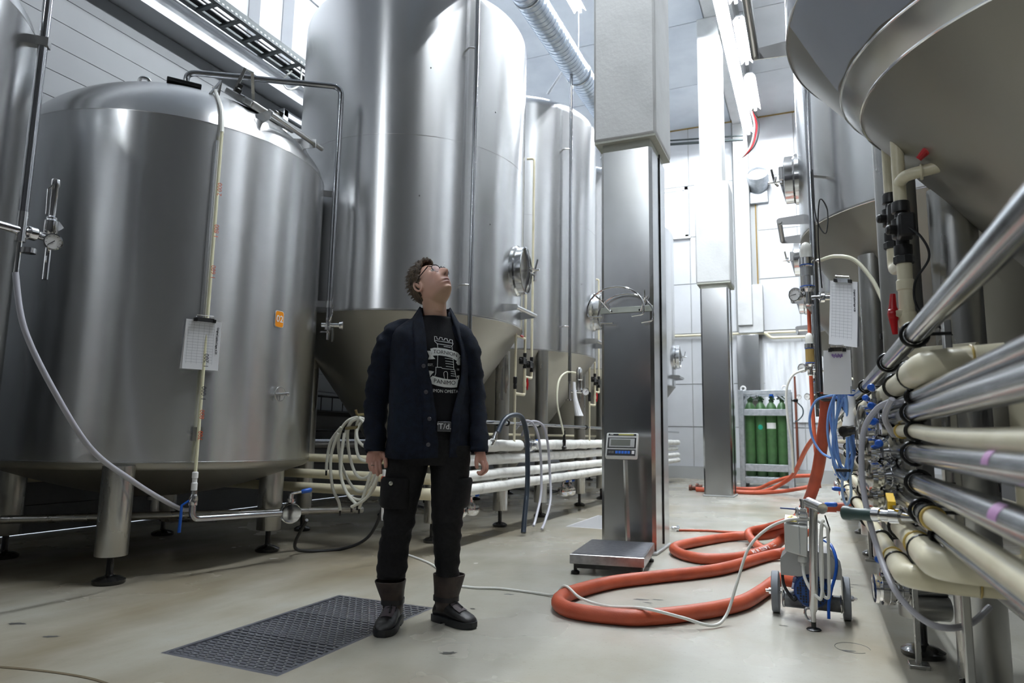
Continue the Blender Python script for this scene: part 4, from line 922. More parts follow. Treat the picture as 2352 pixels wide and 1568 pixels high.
obj('pipe', MB().cyl((XI, 5.0, .855), (XI, 7.2, .855), .03, 14), PIPE_ST, g)
butterfly(g, (XI+.01, 6.76, .855), (.1, 1, 0), .042, (0, 0, 1), (.3, -.9, .12), .13)
butterfly(g, (XI+.03, 6.86, .86), (1, .4, 0), .03, (0, .4, .2), (.3, .95, 0), .10)
g = thing('hose_rail', 'thin steel rail above the white insulated pipes', 'rail', (XI, 7, 1.07))
obj('rail_tube', MB().cyl((XI+.02, 4.7, 1.075), (XI+.02, 15.5, 1.075), .019, 12), PIPE_ST, g)
for y in (6.2, 7.05, 8.75, 10.5): clampring(g, (XI+.02, y, 1.075), (0, 1, 0), .019, (XI-.10, y, 1.05))
tag(obj('rear_pipe', MB().cyl((-3.3, 5.0, .96), (-3.3, 13, .96), .016, 10), PVC), 'thin cream pipe behind the insulated pipes', 'pipe')
# pipes and mesh tray on the wall between the tanks
g = thing('wire_tray', 'small dark wire mesh tray on the wall between the left tanks', 'cable tray', (-6.3, 8, 1.35))
for z in (1.25, 1.46): obj('tray_wire', MB().cyl((-6.35, 4, z), (-6.35, 12, z), .012, 6).cyl((-6.2, 4, z-.02), (-6.2, 12, z-.02), .012, 6), DARKMET, g)
y = 6.0
while y < 10.5: obj('tray_rung', MB().cyl((-6.3, y, 1.24), (-6.3, y, 1.47), .008, 5), DARKMET, g); y += .24
obj('tray_base', MB().box((-6.355, 8, 1.2), (.34, 8, .04)), DARKMET, g)
tag(obj('wall_pipe', MB().cyl((-6.3, 3.5, .98), (-6.3, 12, .98), .02, 8), DARKMET), 'thin dark pipe on the wall under the mesh tray', 'pipe')
pth = [(-6.25, 4+.02*k, .80) for k in range(260)]
tag(obj('foil_pipe', MB().tube(pth, [.075+(.006 if k % 2 else 0) for k in range(260)], 14), mat('foil', (.5, .5, .52), .22, 1)), 'crinkled silver foil insulated pipe along the wall', 'pipe')
tag(obj('floor_pipe', MB().tube(bend([(-6.3, 2.3, .30), (-5.2, 2.7, .34), (-4.0, 4.0, .34), (-3.6, 5.0, .30)], .1), .028, 12), STEEL_LEG), 'low steel pipe running under the domed tank', 'pipe')
tag(obj('floor_pipe', MB().tube([(-6.3, 1.2, .40), (-5.35, 2.95, .40)], .03, 12), STEEL_LEG), 'dark low pipe under the leftmost tank', 'pipe')
tag(obj('wall_pipe', MB().cyl((-6.4, 3.0, .72), (-6.4, 5.3, .72), .05, 12), PVC), 'upper cream pipe low on the wall behind the domed tank', 'pipe')
tag(obj('wall_pipe', MB().cyl((-6.4, 3.0, .52), (-6.4, 5.3, .52), .05, 12), PVC), 'lower cream pipe low on the wall behind the domed tank', 'pipe')

# ============================================================ HOSES
def hose(label, pts, r, m, n=10, seg=14, name='hose', group=None):
    return tag(obj(name, MB().tube(catmull(pts, n), r, seg), m, sharp=60), label, 'hose', group)
zb = .042
hA = [(.08, 5.38, 1.30), (.075, 5.4, 1.15), (.05, 5.45, .99), (.0, 5.6, .71), (-.09, 6.0, .44), (-.25, 6.55, .20), (-.45, 6.85, .085), (-.74, 6.95, zb), (-1.0, 6.42, zb), (-1.12, 6.0, zb), (-1.01, 5.69, zb), (-.807, 5.57, zb), (-.573, 5.78, zb), (-.38, 6.25, .06), (-.26, 6.8, .1), (-.12, 7.1, .1)]
ha = hose('thick orange hose hanging on the right and coiling on the floor behind the scale', hA, zb, ORANGE, 12)
hF = [(-.10, 5.15, .13), (-.18, 5.9, .09), (-.367, 5.98, zb), (-.659, 5.179, zb), (-1.02, 4.678, zb), (-1.229, 4.367, zb), (-1.356, 3.974, zb), (-1.345, 3.741, zb), (-1.225, 3.60, zb), (-1.007, 3.585, zb), (-.84, 3.64, zb), (-.615, 3.879, zb), (-.424, 4.194, zb), (-.33, 4.6, zb), (-.25, 4.9, .06), (-.13, 4.72, .09)]
hb = hose('thick orange hose lying in a big loop in front of the scale', hF, zb, ORANGE, 14)
hC = [(.235, 5.74, .465), (.05, 5.75, .46), (-.08, 5.9, .40), (-.2, 6.25, .30), (-.42, 6.75, .17), (-.60, 6.85, .10), (-.50, 6.45, .05), (-.40, 6.1, .05)]
hc = hose('orange hose clamped to the low valve behind the pump', hC, .036, ORANGE)
cl = MB().lathe([(.037, 0), (.041, .003), (.041, .025), (.037, .028)], 18, (.12, 5.745, .463), (1, 0, 0)); obj('hose_clamp', cl, CHROME, hc)
obj('hose_tail', MB().lathe([(.03, 0), (.05, .004), (.05, .03), (.03, .034)], 18, (.22, 5.742, .465), (1, 0, 0)), CHROME, hc)
# white printing along the hose
def text_on_hose(s, path, i0, size, r, ang, parent, m, bold=.0):
    C = catmull(path, 14); V, F = text2d(s, size, 'LEFT', bold); D = [0]
    for k in range(1, len(C)): D.append(D[-1]+(C[k]-C[k-1]).length)
    def fn(x, y):
        d = min(max(D[i0]+x, 0), D[-1]-1e-4); k = max(j for j in range(len(D)) if D[j] <= d); k = min(k, len(C)-2)
        f_ = (d-D[k])/(D[k+1]-D[k]); P = C[k].lerp(C[k+1], f_); T = (C[min(k+2, len(C)-1)]-C[max(k-1, 0)]).normalized()
        u = Vector((0, 0, 1)); u = (u-T*u.dot(T)).normalized(); w = T.cross(u); a = ang+y/r
        return P+(u*math.cos(a)+w*math.sin(a))*(r+.0015)
    o_ = obj('printed_text', MB().add([fn(x, y) for x, y in V], F), m, parent); o_['kind'] = 'stuff'; return o_
text_on_hose('//////      SEMPERIT  M  2M', hA[::-1], 27, .040, zb, -.75, ha, WHITE, .0008)
hose('thin orange air hose lying on the floor behind the column', [(-1.33, 7.34, .012), (-1.08, 7.46, .012), (-.742, 7.52, .012), (-.347, 7.9, .012), (-.1, 8.1, .012)], .012, ORANGE)
tag(obj('hose_coupling', MB().lathe([(.012, 0), (.03, .004), (.03, .03), (.016, .034), (.02, .05), (.02, .08), (.012, .084)], 14, (-1.32, 7.345, .03), (-1, -.05, 0)).cyl((-1.40, 7.34, .03), (-1.5, 7.335, .03), .006, 6), CHROME), 'chrome coupling at the end of the thin orange air hose', 'coupling')
hose('orange hose sweeping up from the floor to the right wall beyond the far column', [(-2.05, 13.1, .035), (-1.6, 13.0, .035), (-1.0, 12.9, .035), (-.72, 13.2, .10), (-.45, 13.0, .28), (-.32, 12.6, .45), (-.15, 12.0, .80), (-.02, 11.6, .98), (.1, 11.4, 1.02)], .036, ORANGE)
hose('orange hose running along the floor behind the far column to the gas rack', [(-1.9, 13.5, .035), (-1.451, 13.6, .035), (-1.02, 13.7, .05), (-.75, 13.5, .18), (-.42, 13.4, .30), (-.1, 13.3, .34)], .034, ORANGE)
hose('orange hose lowest on the floor beyond the far column', [(-2.0, 12.85, .035), (-1.5, 12.75, .035), (-1.0, 12.8, .035), (-.6, 13.0, .06), (-.28, 13.1, .12), (-.05, 13.1, .18)], .034, ORANGE)
for dx, dy, dz in ((0, 0, 0), (.05, .45, 0.0)):
    tag(obj('hose_coupling', MB().lathe([(.036, 0), (.06, .004), (.06, .05), (.04, .054), (.04, .12)], 16, (-2.17+dx, 13.1+dy, .045+dz), (1, -.05, 0)), mat('dark_brass', (.12, .05, .035), .35, .6)), ['dark coupling on the hose end left of the far column', 'second dark coupling left of the far column'][dy > .1], 'coupling')
hose('thin red hose hanging down beside the right tanks', [(-.01, 9., 2.9), (-.012, 9., 2.33), (-.02, 9., 1.8), (-.012, 9, 1.12), (.01, 9., .6), (.02, 9.05, .4)], .022, ORANGE)
tag(obj('down_pipe', MB().cyl((-.38, 16.94, .01), (-.38, 16.94, 2.4), .025, 8), mat('brown_pipe', (.16, .05, .03), .5)), 'thin brown pipe on the rear wall right of the gas rack', 'pipe')
# hook carrying the big hose and the blue coil
tag(obj('hose_hook', MB().tube(bend([(.34, 5.25, 1.24), (.05, 5.3, 1.24), (.03, 5.3, 1.29)], .03), .012, 8).tube([(.34, 5.25, 1.30), (.04, 5.34, 1.275)], .010, 8), DARKMET), 'dark hook holding up the orange hose and blue coil', 'hook')
for k in range(6):
    c0 = Vector((.165+.012*math.sin(k*2.1), 5.16-.015*k, 1.0)); a, b = .055+.012*math.sin(k*1.3), .27+.03*math.sin(k*2.7)
    pts = [c0+Vector((a*math.cos(s)+.02*math.sin(2*s+k), .02*math.sin(s+k), b*math.sin(s))) for s in [2*PI*i/14 for i in range(14)]]
    tag(obj('blue_hose', MB().tube(catmull(pts, 5, True), .0085, 8, closed=True), BLUEH, sharp=80), ['outermost', 'second', 'third', 'fourth', 'fifth', 'innermost'][k]+' loop of the light blue hose coil on the hook', 'hose', 'blue hose coil loops')
tag(obj('blue_hose', MB().tube(catmull([(.14, 5.2, 1.27), (.02, 5.3, 1.24), (-.03, 5.32, 1.12), (-.02, 5.32, .98), (.03, 5.28, .88), (.09, 5.2, .84)], 8), .0085, 8), BLUEH), 'blue hose end curving left of the big orange hose', 'hose')
tag(obj('blue_hose', MB().tube(catmull([(.16, 5.1, .78), (.15, 5.12, .62), (.17, 5.12, .54), (.2, 5.1, .6), (.2, 5.1, .76)], 8), .0085, 8), mat('pale_blue', (.35, .5, .75), .35)), 'pale blue hose tail below the blue coil', 'hose')
tag(obj('cable_tie', MB().box((.16, 5.1, .765), (.09, .08, .02)), BLACK, bevel=.004), 'black strap round the bottom of the blue coil', 'strap')
sl = tag(obj('paper_sleeve', MB().tube([(.235, 5.12, 1.30), (.225, 5.1, 1.20), (.205, 5.06, 1.05)], [.02, .03, .04], 14, flat=.5), PAPER), 'white paper sleeve with blue bands hanging on the blue coil', 'sleeve')
obj('blue_band', MB().tube([(.2352, 5.12, 1.297), (.234, 5.119, 1.283)], [.0215, .0225], 14, flat=.55), BLUE, sl); obj('blue_band', MB().tube([(.2315, 5.114, 1.265), (.2305, 5.112, 1.252)], [.0245, .0255], 14, flat=.55), BLUE, sl)

# clear hose coil hung behind the man, three separate hoses
for k, (a, b, cxx, czz, lab) in enumerate(((.20, .30, -3.44, .78, 'outer loop of the milky hose coil behind the man'), (.16, .24, -3.40, .83, 'second loop of the milky hose coil behind the man'), (.12, .17, -3.36, .90, 'third loop of the milky hose coil behind the man'), (.18, .33, -3.42, .75, 'longest drooping loop of the milky hose coil behind the man'), (.09, .12, -3.33, .95, 'innermost loop of the milky hose coil behind the man'))):
    pts = [(cxx+a*math.cos(s)-.03*math.sin(s), 4.70-.012*k+.03*math.sin(s*2+k), czz+b*math.sin(s)) for s in [2*PI*i/16 for i in range(16)]]
    tag(obj('clear_hose', MB().tube(catmull(pts, 5, True), .0125, 10, closed=True), CLEARHOSE, sharp=80), lab, 'hose', 'milky hose coil loops')
for k, (pts, lab) in enumerate((([(-3.60, 4.62, .95), (-3.66, 4.62, .75), (-3.63, 4.62, .52), (-3.56, 4.62, .40), (-3.54, 4.62, .33)], 'left hanging end of the milky hose coil'),
                               ([(-3.52, 4.60, .95), (-3.54, 4.60, .65), (-3.47, 4.60, .48), (-3.36, 4.60, .385)], 'middle hanging end of the milky hose coil'),
                               ([(-3.22, 4.60, .72), (-3.29, 4.60, .5), (-3.34, 4.60, .36)], 'right hanging end of the milky hose coil'),
                               ([(-3.60, 4.66, 1.0), (-3.7, 4.66, .88), (-3.73, 4.66, .72), (-3.73, 4.66, .64)], 'short grey end left of the milky hose coil'),
                               ([(-3.2, 4.58, 1.0), (-3.14, 4.58, .85), (-3.17, 4.58, .62), (-3.26, 4.58, .45), (-3.4, 4.58, .37)], 'milky hose strand passing behind the hand'))):
    h_ = hose(lab, pts, .0125, CLEARHOSE, 8, 10, 'clear_hose', 'milky hose ends')
    obj('hose_nipple', MB().cyl(pts[-1], (pts[-1][0], pts[-1][1], pts[-1][2]-.04), .008, 8), DARKMET, h_)
tag(obj('coil_hook', MB().tube(bend([(-3.35, 4.86, 1.12), (-3.42, 4.62, 1.10), (-3.42, 4.6, 1.14)], .03), .012, 8).cyl((-3.55, 4.66, .99), (-3.42, 4.64, 1.0), .014, 8), mat('brass', (.22, .18, .09), .3, .9)), 'brass valve and hook at the top of the milky hose coil', 'hook')
g = thing('orange_plug', 'orange hose end with white socket behind the right hand of the man', 'connector', (-3.12, 4.62, .5))
obj('plug_body', MB().lathe([(.028, 0), (.034, .01), (.03, .10), (.034, .11), (.034, .2), (.028, .22)], 14, (-3.12, 4.62, .40)), mat('plug_orange', (.5, .07, .02), .4), g)
obj('plug_socket', MB().lathe([(.024, 0), (.026, .05)], 12, (-3.12, 4.62, .62)).lathe([(.02, 0), (.024, .03), (.024, .11)], 12, (-3.115, 4.62, .28)), WHITE, g)
hose('black cable sagging from the valve toward the milky hose coil', [(-3.52, 4.2, .30), (-3.75, 4.35, .07), (-3.72, 4.52, .012), (-3.55, 4.72, .02), (-3.35, 4.75, .12), (-3.2, 4.7, .33), (-3.14, 4.66, .6), (-3.12, 4.64, .9)], .013, BLACKR, 10, 10, 'black_cable')
hose('grey hose hanging from the leftmost tank to the floor', [(-3.72, 2.10, 1.74), (-3.66, 2.14, 1.45), (-3.60, 2.3, 1.12), (-3.60, 2.52, .84), (-3.66, 2.82, .66), (-3.75, 3.1, .53), (-3.95, 3.45, .42), (-4.2, 3.75, .40), (-4.45, 3.95, .44)], .015, GREYHOSE, 10, 10)
# dark hose and two grey hoses over the rail
hose('dark blue-black hose looped over the rail between the tall tanks', [(-2.72, 5.85, .98), (-2.70, 5.95, 1.10), (-2.68, 6.1, 1.15), (-2.66, 6.28, 1.13), (-2.65, 6.38, .98), (-2.65, 6.42, .75), (-2.64, 6.40, .45), (-2.62, 6.3, .2), (-2.60, 6.22, .03)], .025, mat('navy_rubber', (.02, .03, .045), .35), 10, 12)
tag(obj('hose_nozzle', MB().lathe([(.012, 0), (.02, .02), (.024, .05), (.03, .055), (.03, .09), (.022, .095), (.022, .14)], 14, (-2.74, 5.76, .86), (.05, .5, .8)), CHROME), 'chrome nozzle on the end of the dark looped hose', 'nozzle')
hose('left grey hose hanging over the rail down to the floor', [(-2.82, 6.5, 1.02), (-2.75, 6.52, 1.10), (-2.68, 6.62, 1.08), (-2.66, 6.75, .92), (-2.65, 6.80, .62), (-2.62, 6.72, .35), (-2.58, 6.5, .16), (-2.56, 6.38, .08)], .0135, GREYHOSE)
hose('right grey hose hanging over the rail down to the floor', [(-2.88, 6.8, .95), (-2.78, 6.8, 1.1), (-2.68, 6.92, 1.06), (-2.66, 7.02, .85), (-2.65, 7.06, .55), (-2.60, 6.95, .28), (-2.56, 6.7, .1), (-2.54, 6.55, .03)], .0135, GREYHOSE)
hose('white cable snaking across the floor and up to the pump', [(-3.1, 4.85, .007), (-3.0, 4.79, .007), (-2.591, 4.5, .007), (-2.2, 4.05, .007), (-2.02, 3.98, .007), (-1.835, 4.036, .007), (-1.598, 4.03, .007), (-1.46, 3.99, .02), (-1.37, 3.92, .092), (-1.25, 3.85, .05), (-1.05, 3.70, .06), (-.84, 3.62, .091), (-.66, 3.66, .06), (-.52, 3.75, .015), (-.46, 3.85, .05), (-.41, 3.9, .2), (-.35, 3.95, .38), (-.26, 4.0, .48), (-.15, 4.02, .535), (-.05, 4.05, .54)], .008, CABLEW, 10, 8, 'white_cable')
tag(obj('floor_seam', MB().tube(catmull([(-3.3, 1.75, .001), (-2.9, 1.86, .001), (-2.6, 1.9, .001), (-2.3, 1.88, .001), (-2.0, 1.95, .001)], 8), .006, 5), mat('tan_crack', (.16, .13, .08), .8)), 'thin brown crack crossing the floor at the lower left', 'crack')
# ============================================================ FLOOR GRATES
def grate(G, label, n, studs=True, m=None):
    x0, x1, y0, y1 = G; g = thing('floor_grate', label, 'grate', ((x0+x1)/2, (y0+y1)/2, 0), 'floor drain grates'); m = m or mat('grate_steel', (.17, .175, .20), .38, .6)
    fw_ = .022
    for c, d in ((((x0+x1)/2, y0+fw_/2, -.012), (x1-x0, fw_, .024)), (((x0+x1)/2, y1-fw_/2, -.012), (x1-x0, fw_, .024)), ((x0+fw_/2, (y0+y1)/2, -.012), (fw_, y1-y0-2*fw_, .024)), ((x1-fw_/2, (y0+y1)/2, -.012), (fw_, y1-y0-2*fw_, .024))):
        obj('frame_bar', MB().box(c, d), m, g)
    st = MB(); L = x1-x0-2*fw_; pitch = (y1-y0-2*fw_)/n
    me = None
    for k in range(n):
        y = y0+fw_+pitch*(k+.5); sag = -.006*math.sin(PI*((k % (n//3))/(n/3)))
        if me is None:
            o = obj('grate_bar', MB().box(((x0+x1)/2, y, -.014), (L, pitch*.66, .026)), m, g); me = o.data; yb = y
        else:
            o = bpy.data.objects.new('grate_bar', me); COL.objects.link(o); o.parent = g; o.location = (0, y-yb, sag if studs else 0)
        if studs:
            for i in range(13):
                xx = x0+fw_+L*(i+.35+.5*(k % 2))/13.2; st.box((xx, y, sag*1.0+.0012), (.010, .012, .005))
    if studs:
        s_ = obj('grip_stud', st, mat('bright_stud', (.75, .76, .78), .3, 1), g); s_['kind'] = 'stuff'
    for xx in (x0+.22, x1-.22): obj('carrier_bar', MB().box((xx, (y0+y1)/2, -.06), (.012, y1-y0-2*fw_, .03)), m, g)
grate(GR, 'dark studded drain grate in the floor beside the boots of the man', 36)
grate(GR2, 'pale drain grate in the floor beside the near column', 30, False, mat('pale_grate', (.55, .55, .56), .5, .3))

# ============================================================ PLATFORM SCALE
sc_ = thing('platform_scale', 'steel platform scale with an upright display in front of the column', 'scale', (-1.4, 5.1, 0))
A, B, C_, D_ = [Vector((*p, 0)) for p in ((-1.61, 4.70), (-1.105, 4.79), (-1.19, 5.52), (-1.68, 5.445))]
up = lambda v, z: (v.x, v.y, z)
obj('platform', MB().loft([[up(p, .075) for p in (A, B, C_, D_)], [up(p, .135) for p in (A, B, C_, D_)], [up(p*.985+(A+C_)/2*.015, .140) for p in (A, B, C_, D_)]]), mat('scale_steel', (.45, .45, .46), .3, 1, (.33, .33, .34), 20.), sc_, sharp=20)
obj('weighing_plate', MB().loft([[up(p*.95+(A+C_)/2*.05, .1395) for p in (A, B, C_, D_)], [up(p*.95+(A+C_)/2*.05, .142) for p in (A, B, C_, D_)]]), mat('scale_plate', (.24, .245, .27), .38, .8, (.17, .175, .2), 30.), sc_, sharp=20)
ctr = (A+C_)/2
for p in (A, B, C_, D_):
    q = p*.88+ctr*.12
    ft = obj('scale_foot', MB().lathe([(.028, 0), (.03, .004), (.03, .018), (.02, .024), (.012, .026), (.012, .08)], 18, (q.x, q.y, 0)), BLACK, sc_)
obj('frame_beam', MB().box(((A+B)/2*.86+ctr*.14+Vector((0, 0, .058))), (.44, .04, .035), math.atan2(.09, .5)), DARKMET, sc_)
obj('frame_beam', MB().box(((B+C_)/2*.86+ctr*.14+Vector((0, 0, .058))), (.04, .62, .035), math.atan2(.085, .73)), DARKMET, sc_)
obj('display_post', MB().tube([(-1.395, 5.50, .07), (-1.415, 5.50, .80)], .019, 4), SATIN, sc_, sharp=20)
hx = Vector((1, .17, 0)).normalized(); hy = Vector((.0, .30, 1)).normalized(); hn = hx.cross(hy)
ho = Vector((-1.425, 5.44, .885)); RM = Matrix((hx, hn, hy)).transposed()
hd = obj('display_head', MB().box(ho, (.255, .065, .205), rot=RM), mat('display_grey', (.66, .67, .66), .4), sc_, bevel=.012)
fs = ho+hn*(-.0) ; fnv = hn if hn.y < 0 else -hn
def face(x, y, w, h, m, d=.034, nm='panel'): return obj(nm, MB().box(ho+hx*x+hy*y+fnv*d, (w, .004, h), rot=RM), m, hd)
face(0, .085, .22, .014, BLACK, nm='name_strip'); face(.03, .085, .12, .011, mat('olive_strip', (.42, .40, .12), .5), .036, 'name_strip')
face(0, .018, .225, .085, BLACK, nm='screen_bezel'); face(0, .018, .20, .07, mat('bezel_grey', (.42, .43, .43), .4), .0355, 'screen_bezel'); face(-.01, .018, .155, .05, SCREEN, .037, 'lcd_screen')
face(0, -.062, .225, .05, BLACK, nm='key_panel')
for k in range(5): face(-.037+.024*k, -.06, .019, .022, KEYB, .036, 'key')
for k in range(2): face(-.092+.024*k, -.06, .019, .019, mat('grey_key', (.10, .10, .10), .5), .036, 'key')
face(.093, -.06, .02, .026, WHITE, .036, 'key')
obj('brand_text', text_on('CAS', .014, plane_fn(ho+hx*-.085+hy*.085+fnv*.0365, hx, hy), bold=.0004), WHITE, hd)
obj('head_bracket', MB().box((-1.415, 5.48, .79), (.09, .05, .03)), SATIN, hd)

# ============================================================ WIRE HOSE HANGER ON THE COLUMN
hg = thing('hose_hanger', 'chrome wire hose hanger screwed to the cladding of the near column', 'hanger', (-1.46, 5.75, 2.06))
obj('mounting_plate', MB().box((-1.47, 5.772, 2.06), (.47, .012, .05)), mat('plate_pale', (.50, .53, .48), .4, .6), hg, bevel=.003)
for x in (-1.60, -1.35): obj('screw', MB().lathe([(.009, 0), (.009, .006), (.004, .02)], 8, (x, 5.766, 2.05), (0, -1, 0)), DARKMET, hg)
for yy, dx, dz in ((5.74, .0, 0.), (5.52, -.03, .02)):
    pts = [(-1.47+dx+.245*math.cos(t)*1.0, yy, 2.0+dz+.195*math.sin(t)) for t in [PI*(i/16) for i in range(17)]]
    e0, e1 = pts[0], pts[-1]
    pts = [(e0[0]-.10, yy-.02, e0[2]-.07), (e0[0]-.005, yy, e0[2]-.055)]+pts+[(e1[0]+.005, yy, e1[2]-.055), (e1[0]+.14, yy-.02, e1[2]-.06)]
    obj('hanger_arc', MB().tube(bend(pts, .03, 3), .0075, 8), CHROME, hg)
for x, s in ((-1.60, -1), (-1.34, 1)):
    obj('spoke', MB().tube(bend([(x, 5.76, 2.05), (x-.05*s*-1*0-.0, 5.76, 2.04), (x+.07*s, 5.63, 2.14), (x+.09*s, 5.52, 2.165)], .02), .0065, 8), CHROME, hg)
    obj('spoke', MB().tube([(x+.07*s, 5.74, 2.165), (x+.0*s, 5.76, 2.05)], .0065, 8), CHROME, hg)

# ============================================================ GAS CYLINDER RACK
gx0, gx1, gy0, gy1, gz = -1.42, -.41, 14.72, 15.6, 1.95
rk = thing('gas_rack', 'grey steel frame rack holding green gas cylinders by the rear wall', 'rack', ((gx0+gx1)/2, (gy0+gy1)/2, 0))
for x in (gx0+.05, gx1-.05):
    for y in (gy0+.04, gy1-.04): obj('rack_post', MB().box((x, y, gz/2), (.10, .08, gz)), GALV, rk, bevel=.006)
def rail(z0, z1, y, th=.05): obj('rack_rail', MB().box(((gx0+gx1)/2, y, (z0+z1)/2), (gx1-gx0-.2, th, z1-z0)), GALV, rk, bevel=.005)
for y in (gy0+.03, gy1-.03):
    rail(1.86, 1.94, y); rail(1.43, 1.56, y); rail(.32, .46, y); rail(.08, .20, y)
for x in (gx0+.05, gx1-.05):
    for z in (1.90, 1.5, .39, .14): obj('side_rail', MB().box((x, (gy0+gy1)/2, z), (.05, gy1-gy0-.16, .10)), GALV, rk)
obj('rack_floor', MB().box(((gx0+gx1)/2, (gy0+gy1)/2, .205), (gx1-gx0-.12, gy1-gy0-.1, .012)), GALV, rk)
for x, s in ((gx0+.1, 1), (gx1-.1, -1)): obj('corner_gusset', MB().prism([(0, 0), (.20*s, .17), (.16*s, .17), (0, .04)], .02, (x, gy0+.03, 1.70), (1, 0, 0), (0, 0, 1)), GALV, rk)
for x in (gx0+.10, gx1-.12): obj('lifting_lug', MB().ring((x, gy0+.06, gz+.03), (0, 1, 0), .045, .018, 18, 8), WHITE, rk)
names = [['leftmost', 'second', 'third', 'rightmost'], ['leftmost', 'second', 'third', 'rightmost']]
for j in range(2):
    for i in range(4):
        x = gx0+.20+i*.207; y = gy0+.22+j*.36; r = .104
        b = thing('gas_cylinder', '%s green gas cylinder in the %s row of the rack' % (names[j][i], ['front', 'back'][j]), 'gas cylinder', (x, y, .21), 'gas cylinders in the rack')
        obj('bottle', MB().lathe([(r*.9, .212), (r, .24), (r, 1.50), (r*.97, 1.56), (r*.85, 1.62), (r*.6, 1.675), (r*.36, 1.70), (r*.33, 1.73)], 28, (x, y, 0)), GREEN, b)
        obj('bottle_valve', MB().lathe([(.03, 1.73), (.042, 1.735), (.042, 1.765), (.02, 1.77), (.02, 1.80), (.034, 1.805), (.034, 1.83)], 14, (x, y, 0)).cyl((x, y, 1.785), (x+.06, y-.02, 1.785), .014, 8), mat('valve_dark', (.03, .07, .03), .4, .5), b)
        if j == 0 and i == 1: obj('round_sticker', MB().add([(x, y-r-.002, 1.20)]+[(x+.045*math.cos(a), y-math.sqrt(r*r-(.045*math.cos(a))**2)-.002, 1.20+.05*math.sin(a)) for a in [2*PI*k/16 for k in range(16)]], [(0, 1+k, 1+(k+1) % 16) for k in range(16)]), TEAL, b)
        if j == 0 and i == 2:
            obj('paper_label', grid_on(lambda u, v: (x+(r+.002)*math.sin(u), y-(r+.002)*math.cos(u), v), -.95, .95, 1.17, 1.29, 8, 1), WHITE, b)
mf = thing('gas_manifold', 'small gas regulator with gauge and dark hose on the rack side', 'regulator', (gx1+.06, gy0+.1, 1.74))
obj('regulator_body', MB().cyl((gx1-.02, gy0+.06, 1.74), (gx1+.12, gy0+.06, 1.74), .025, 10).lathe([(.03, 0), (.045, .01), (.045, .05), (.03, .06)], 12, (gx1+.08, gy0+.06, 1.70)), DARKMET, mf)
gauge(mf, (gx1+.14, gy0+.03, 1.80), (0, -1, 0), .045, 60)
obj('gas_hose', MB().tube(catmull([(gx1+.1, gy0+.06, 1.70), (gx1+.2, gy0+.06, 1.58), (gx1+.2, gy0+.06, 1.45), (gx1+.12, gy0+.06, 1.35), (gx1+.05, gy0+.06, 1.31)], 8), .012, 8), mat('teal_hose', (.02, .05, .06), .4), mf)
for k, (x, zz) in enumerate(((-1.12, 1.80), (-.85, 1.82), (-.7, 1.79))):
    tag(obj('regulator', MB().cyl((x, gy0+.40, zz), (x+.10, gy0+.38, zz+.01), .022, 10).lathe([(.03, 0), (.04, .008), (.04, .04), (.03, .05)], 12, (x+.05, gy0+.36, zz+.02)), CHROME if k != 1 else BLUE), ['chrome regulator at the left inside the gas rack', 'blue regulator inside the gas rack', 'chrome regulator at the right inside the gas rack'][k], 'regulator')

# ============================================================ WHEELED PUMP
pm = thing('pump_trolley', 'two-wheeled electric pump trolley with a steel post on the right floor', 'pump', (-.05, 4.2, 0))
M3 = lambda x, y, z: Vector((x, y, z))
post = obj('post', MB().tube([(-.045, 3.965, .03), (-.045, 3.965, .085), (-.042, 3.968, .105), (-.024, 4.0, .63)], [.011, .012, .0215, .0215], 16).lathe([(.0215, 0), (.02, .015), (.0, .02)], 16, (-.024, 4.0, .628)), SATIN, pm)
obj('post_foot', MB().lathe([(.035, 0), (.037, .004), (.03, .010), (.012, .014), (.012, .04)], 18, (-.045, 3.965, 0)), DARKMET, post)
obj('handle_tube', MB().cyl((-.045, 4.04, .630), (.018, 3.93, .612), .028, 20).lathe([(.026, 0), (.0275, .002), (.0275, .004), (.024, .005)], 20, (.018, 3.93, .612), (.5, -.86, -.14)), SATIN, pm)
obj('handle_lever', MB().tube([(.015, 3.96, .628), (.03, 3.955, .630)], .005, 8), CHROME, pm)
obj('lever_grip', MB().tube([(.028, 3.955, .630), (.036, 3.952, .631), (.08, 3.935, .635), (.088, 3.932, .636)], [.007, .0115, .0125, .008], 10), BLUE, pm)
obj('pin', MB().cyl((-.076, 4.05, .57), (-.076, 4.05, .64), .013, 12).lathe([(.016, 0), (.016, .01)], 12, (-.076, 4.05, .635)), CHROME, pm)
obj('release_lever', MB().tube([(-.09, 4.06, .585), (-.12, 4.06, .590), (-.19, 4.06, .592)], [.006, .005, .004], 6), BLUEM, pm)
obj('clamp_block', MB().box((-.085, 4.06, .575), (.06, .05, .05)).cyl((-.10, 4.03, .565), (-.05, 4.03, .565), .016, 10), CHROME, pm, bevel=.008)
# switch box with sloped top
bx = obj('switch_box', MB().loft([[(-.172, 4.02, .372), (-.062, 4.00, .350), (-.062, 4.12, .350), (-.172, 4.13, .372)], [(-.172, 4.02, .515), (-.055, 4.00, .505), (-.055, 4.12, .535), (-.172, 4.13, .545)]]), ZINC, pm, sharp=20, bevel=.006)
obj('box_edge', MB().box((-.098, 4.008, .436), (.002, .01, .15)), GALV, bx)
ln = plane_fn((-.113, 4.065, .5335), Vector((.115, -.005, -.006)).normalized(), Vector((.0, .115, .03)).normalized())
def top(x, y, w, h, m, d, nm):
    nz_ = Vector((.05, -.25, 1)).normalized(); p = ln(x, y)+nz_*d
    return obj(nm, MB().prism([(-w/2, -h/2), (w/2, -h/2), (w/2, h/2), (-w/2, h/2)], .001, p, Vector((.115, -.005, -.006)).normalized(), Vector((.0, .115, .03)).normalized()), m, bx)
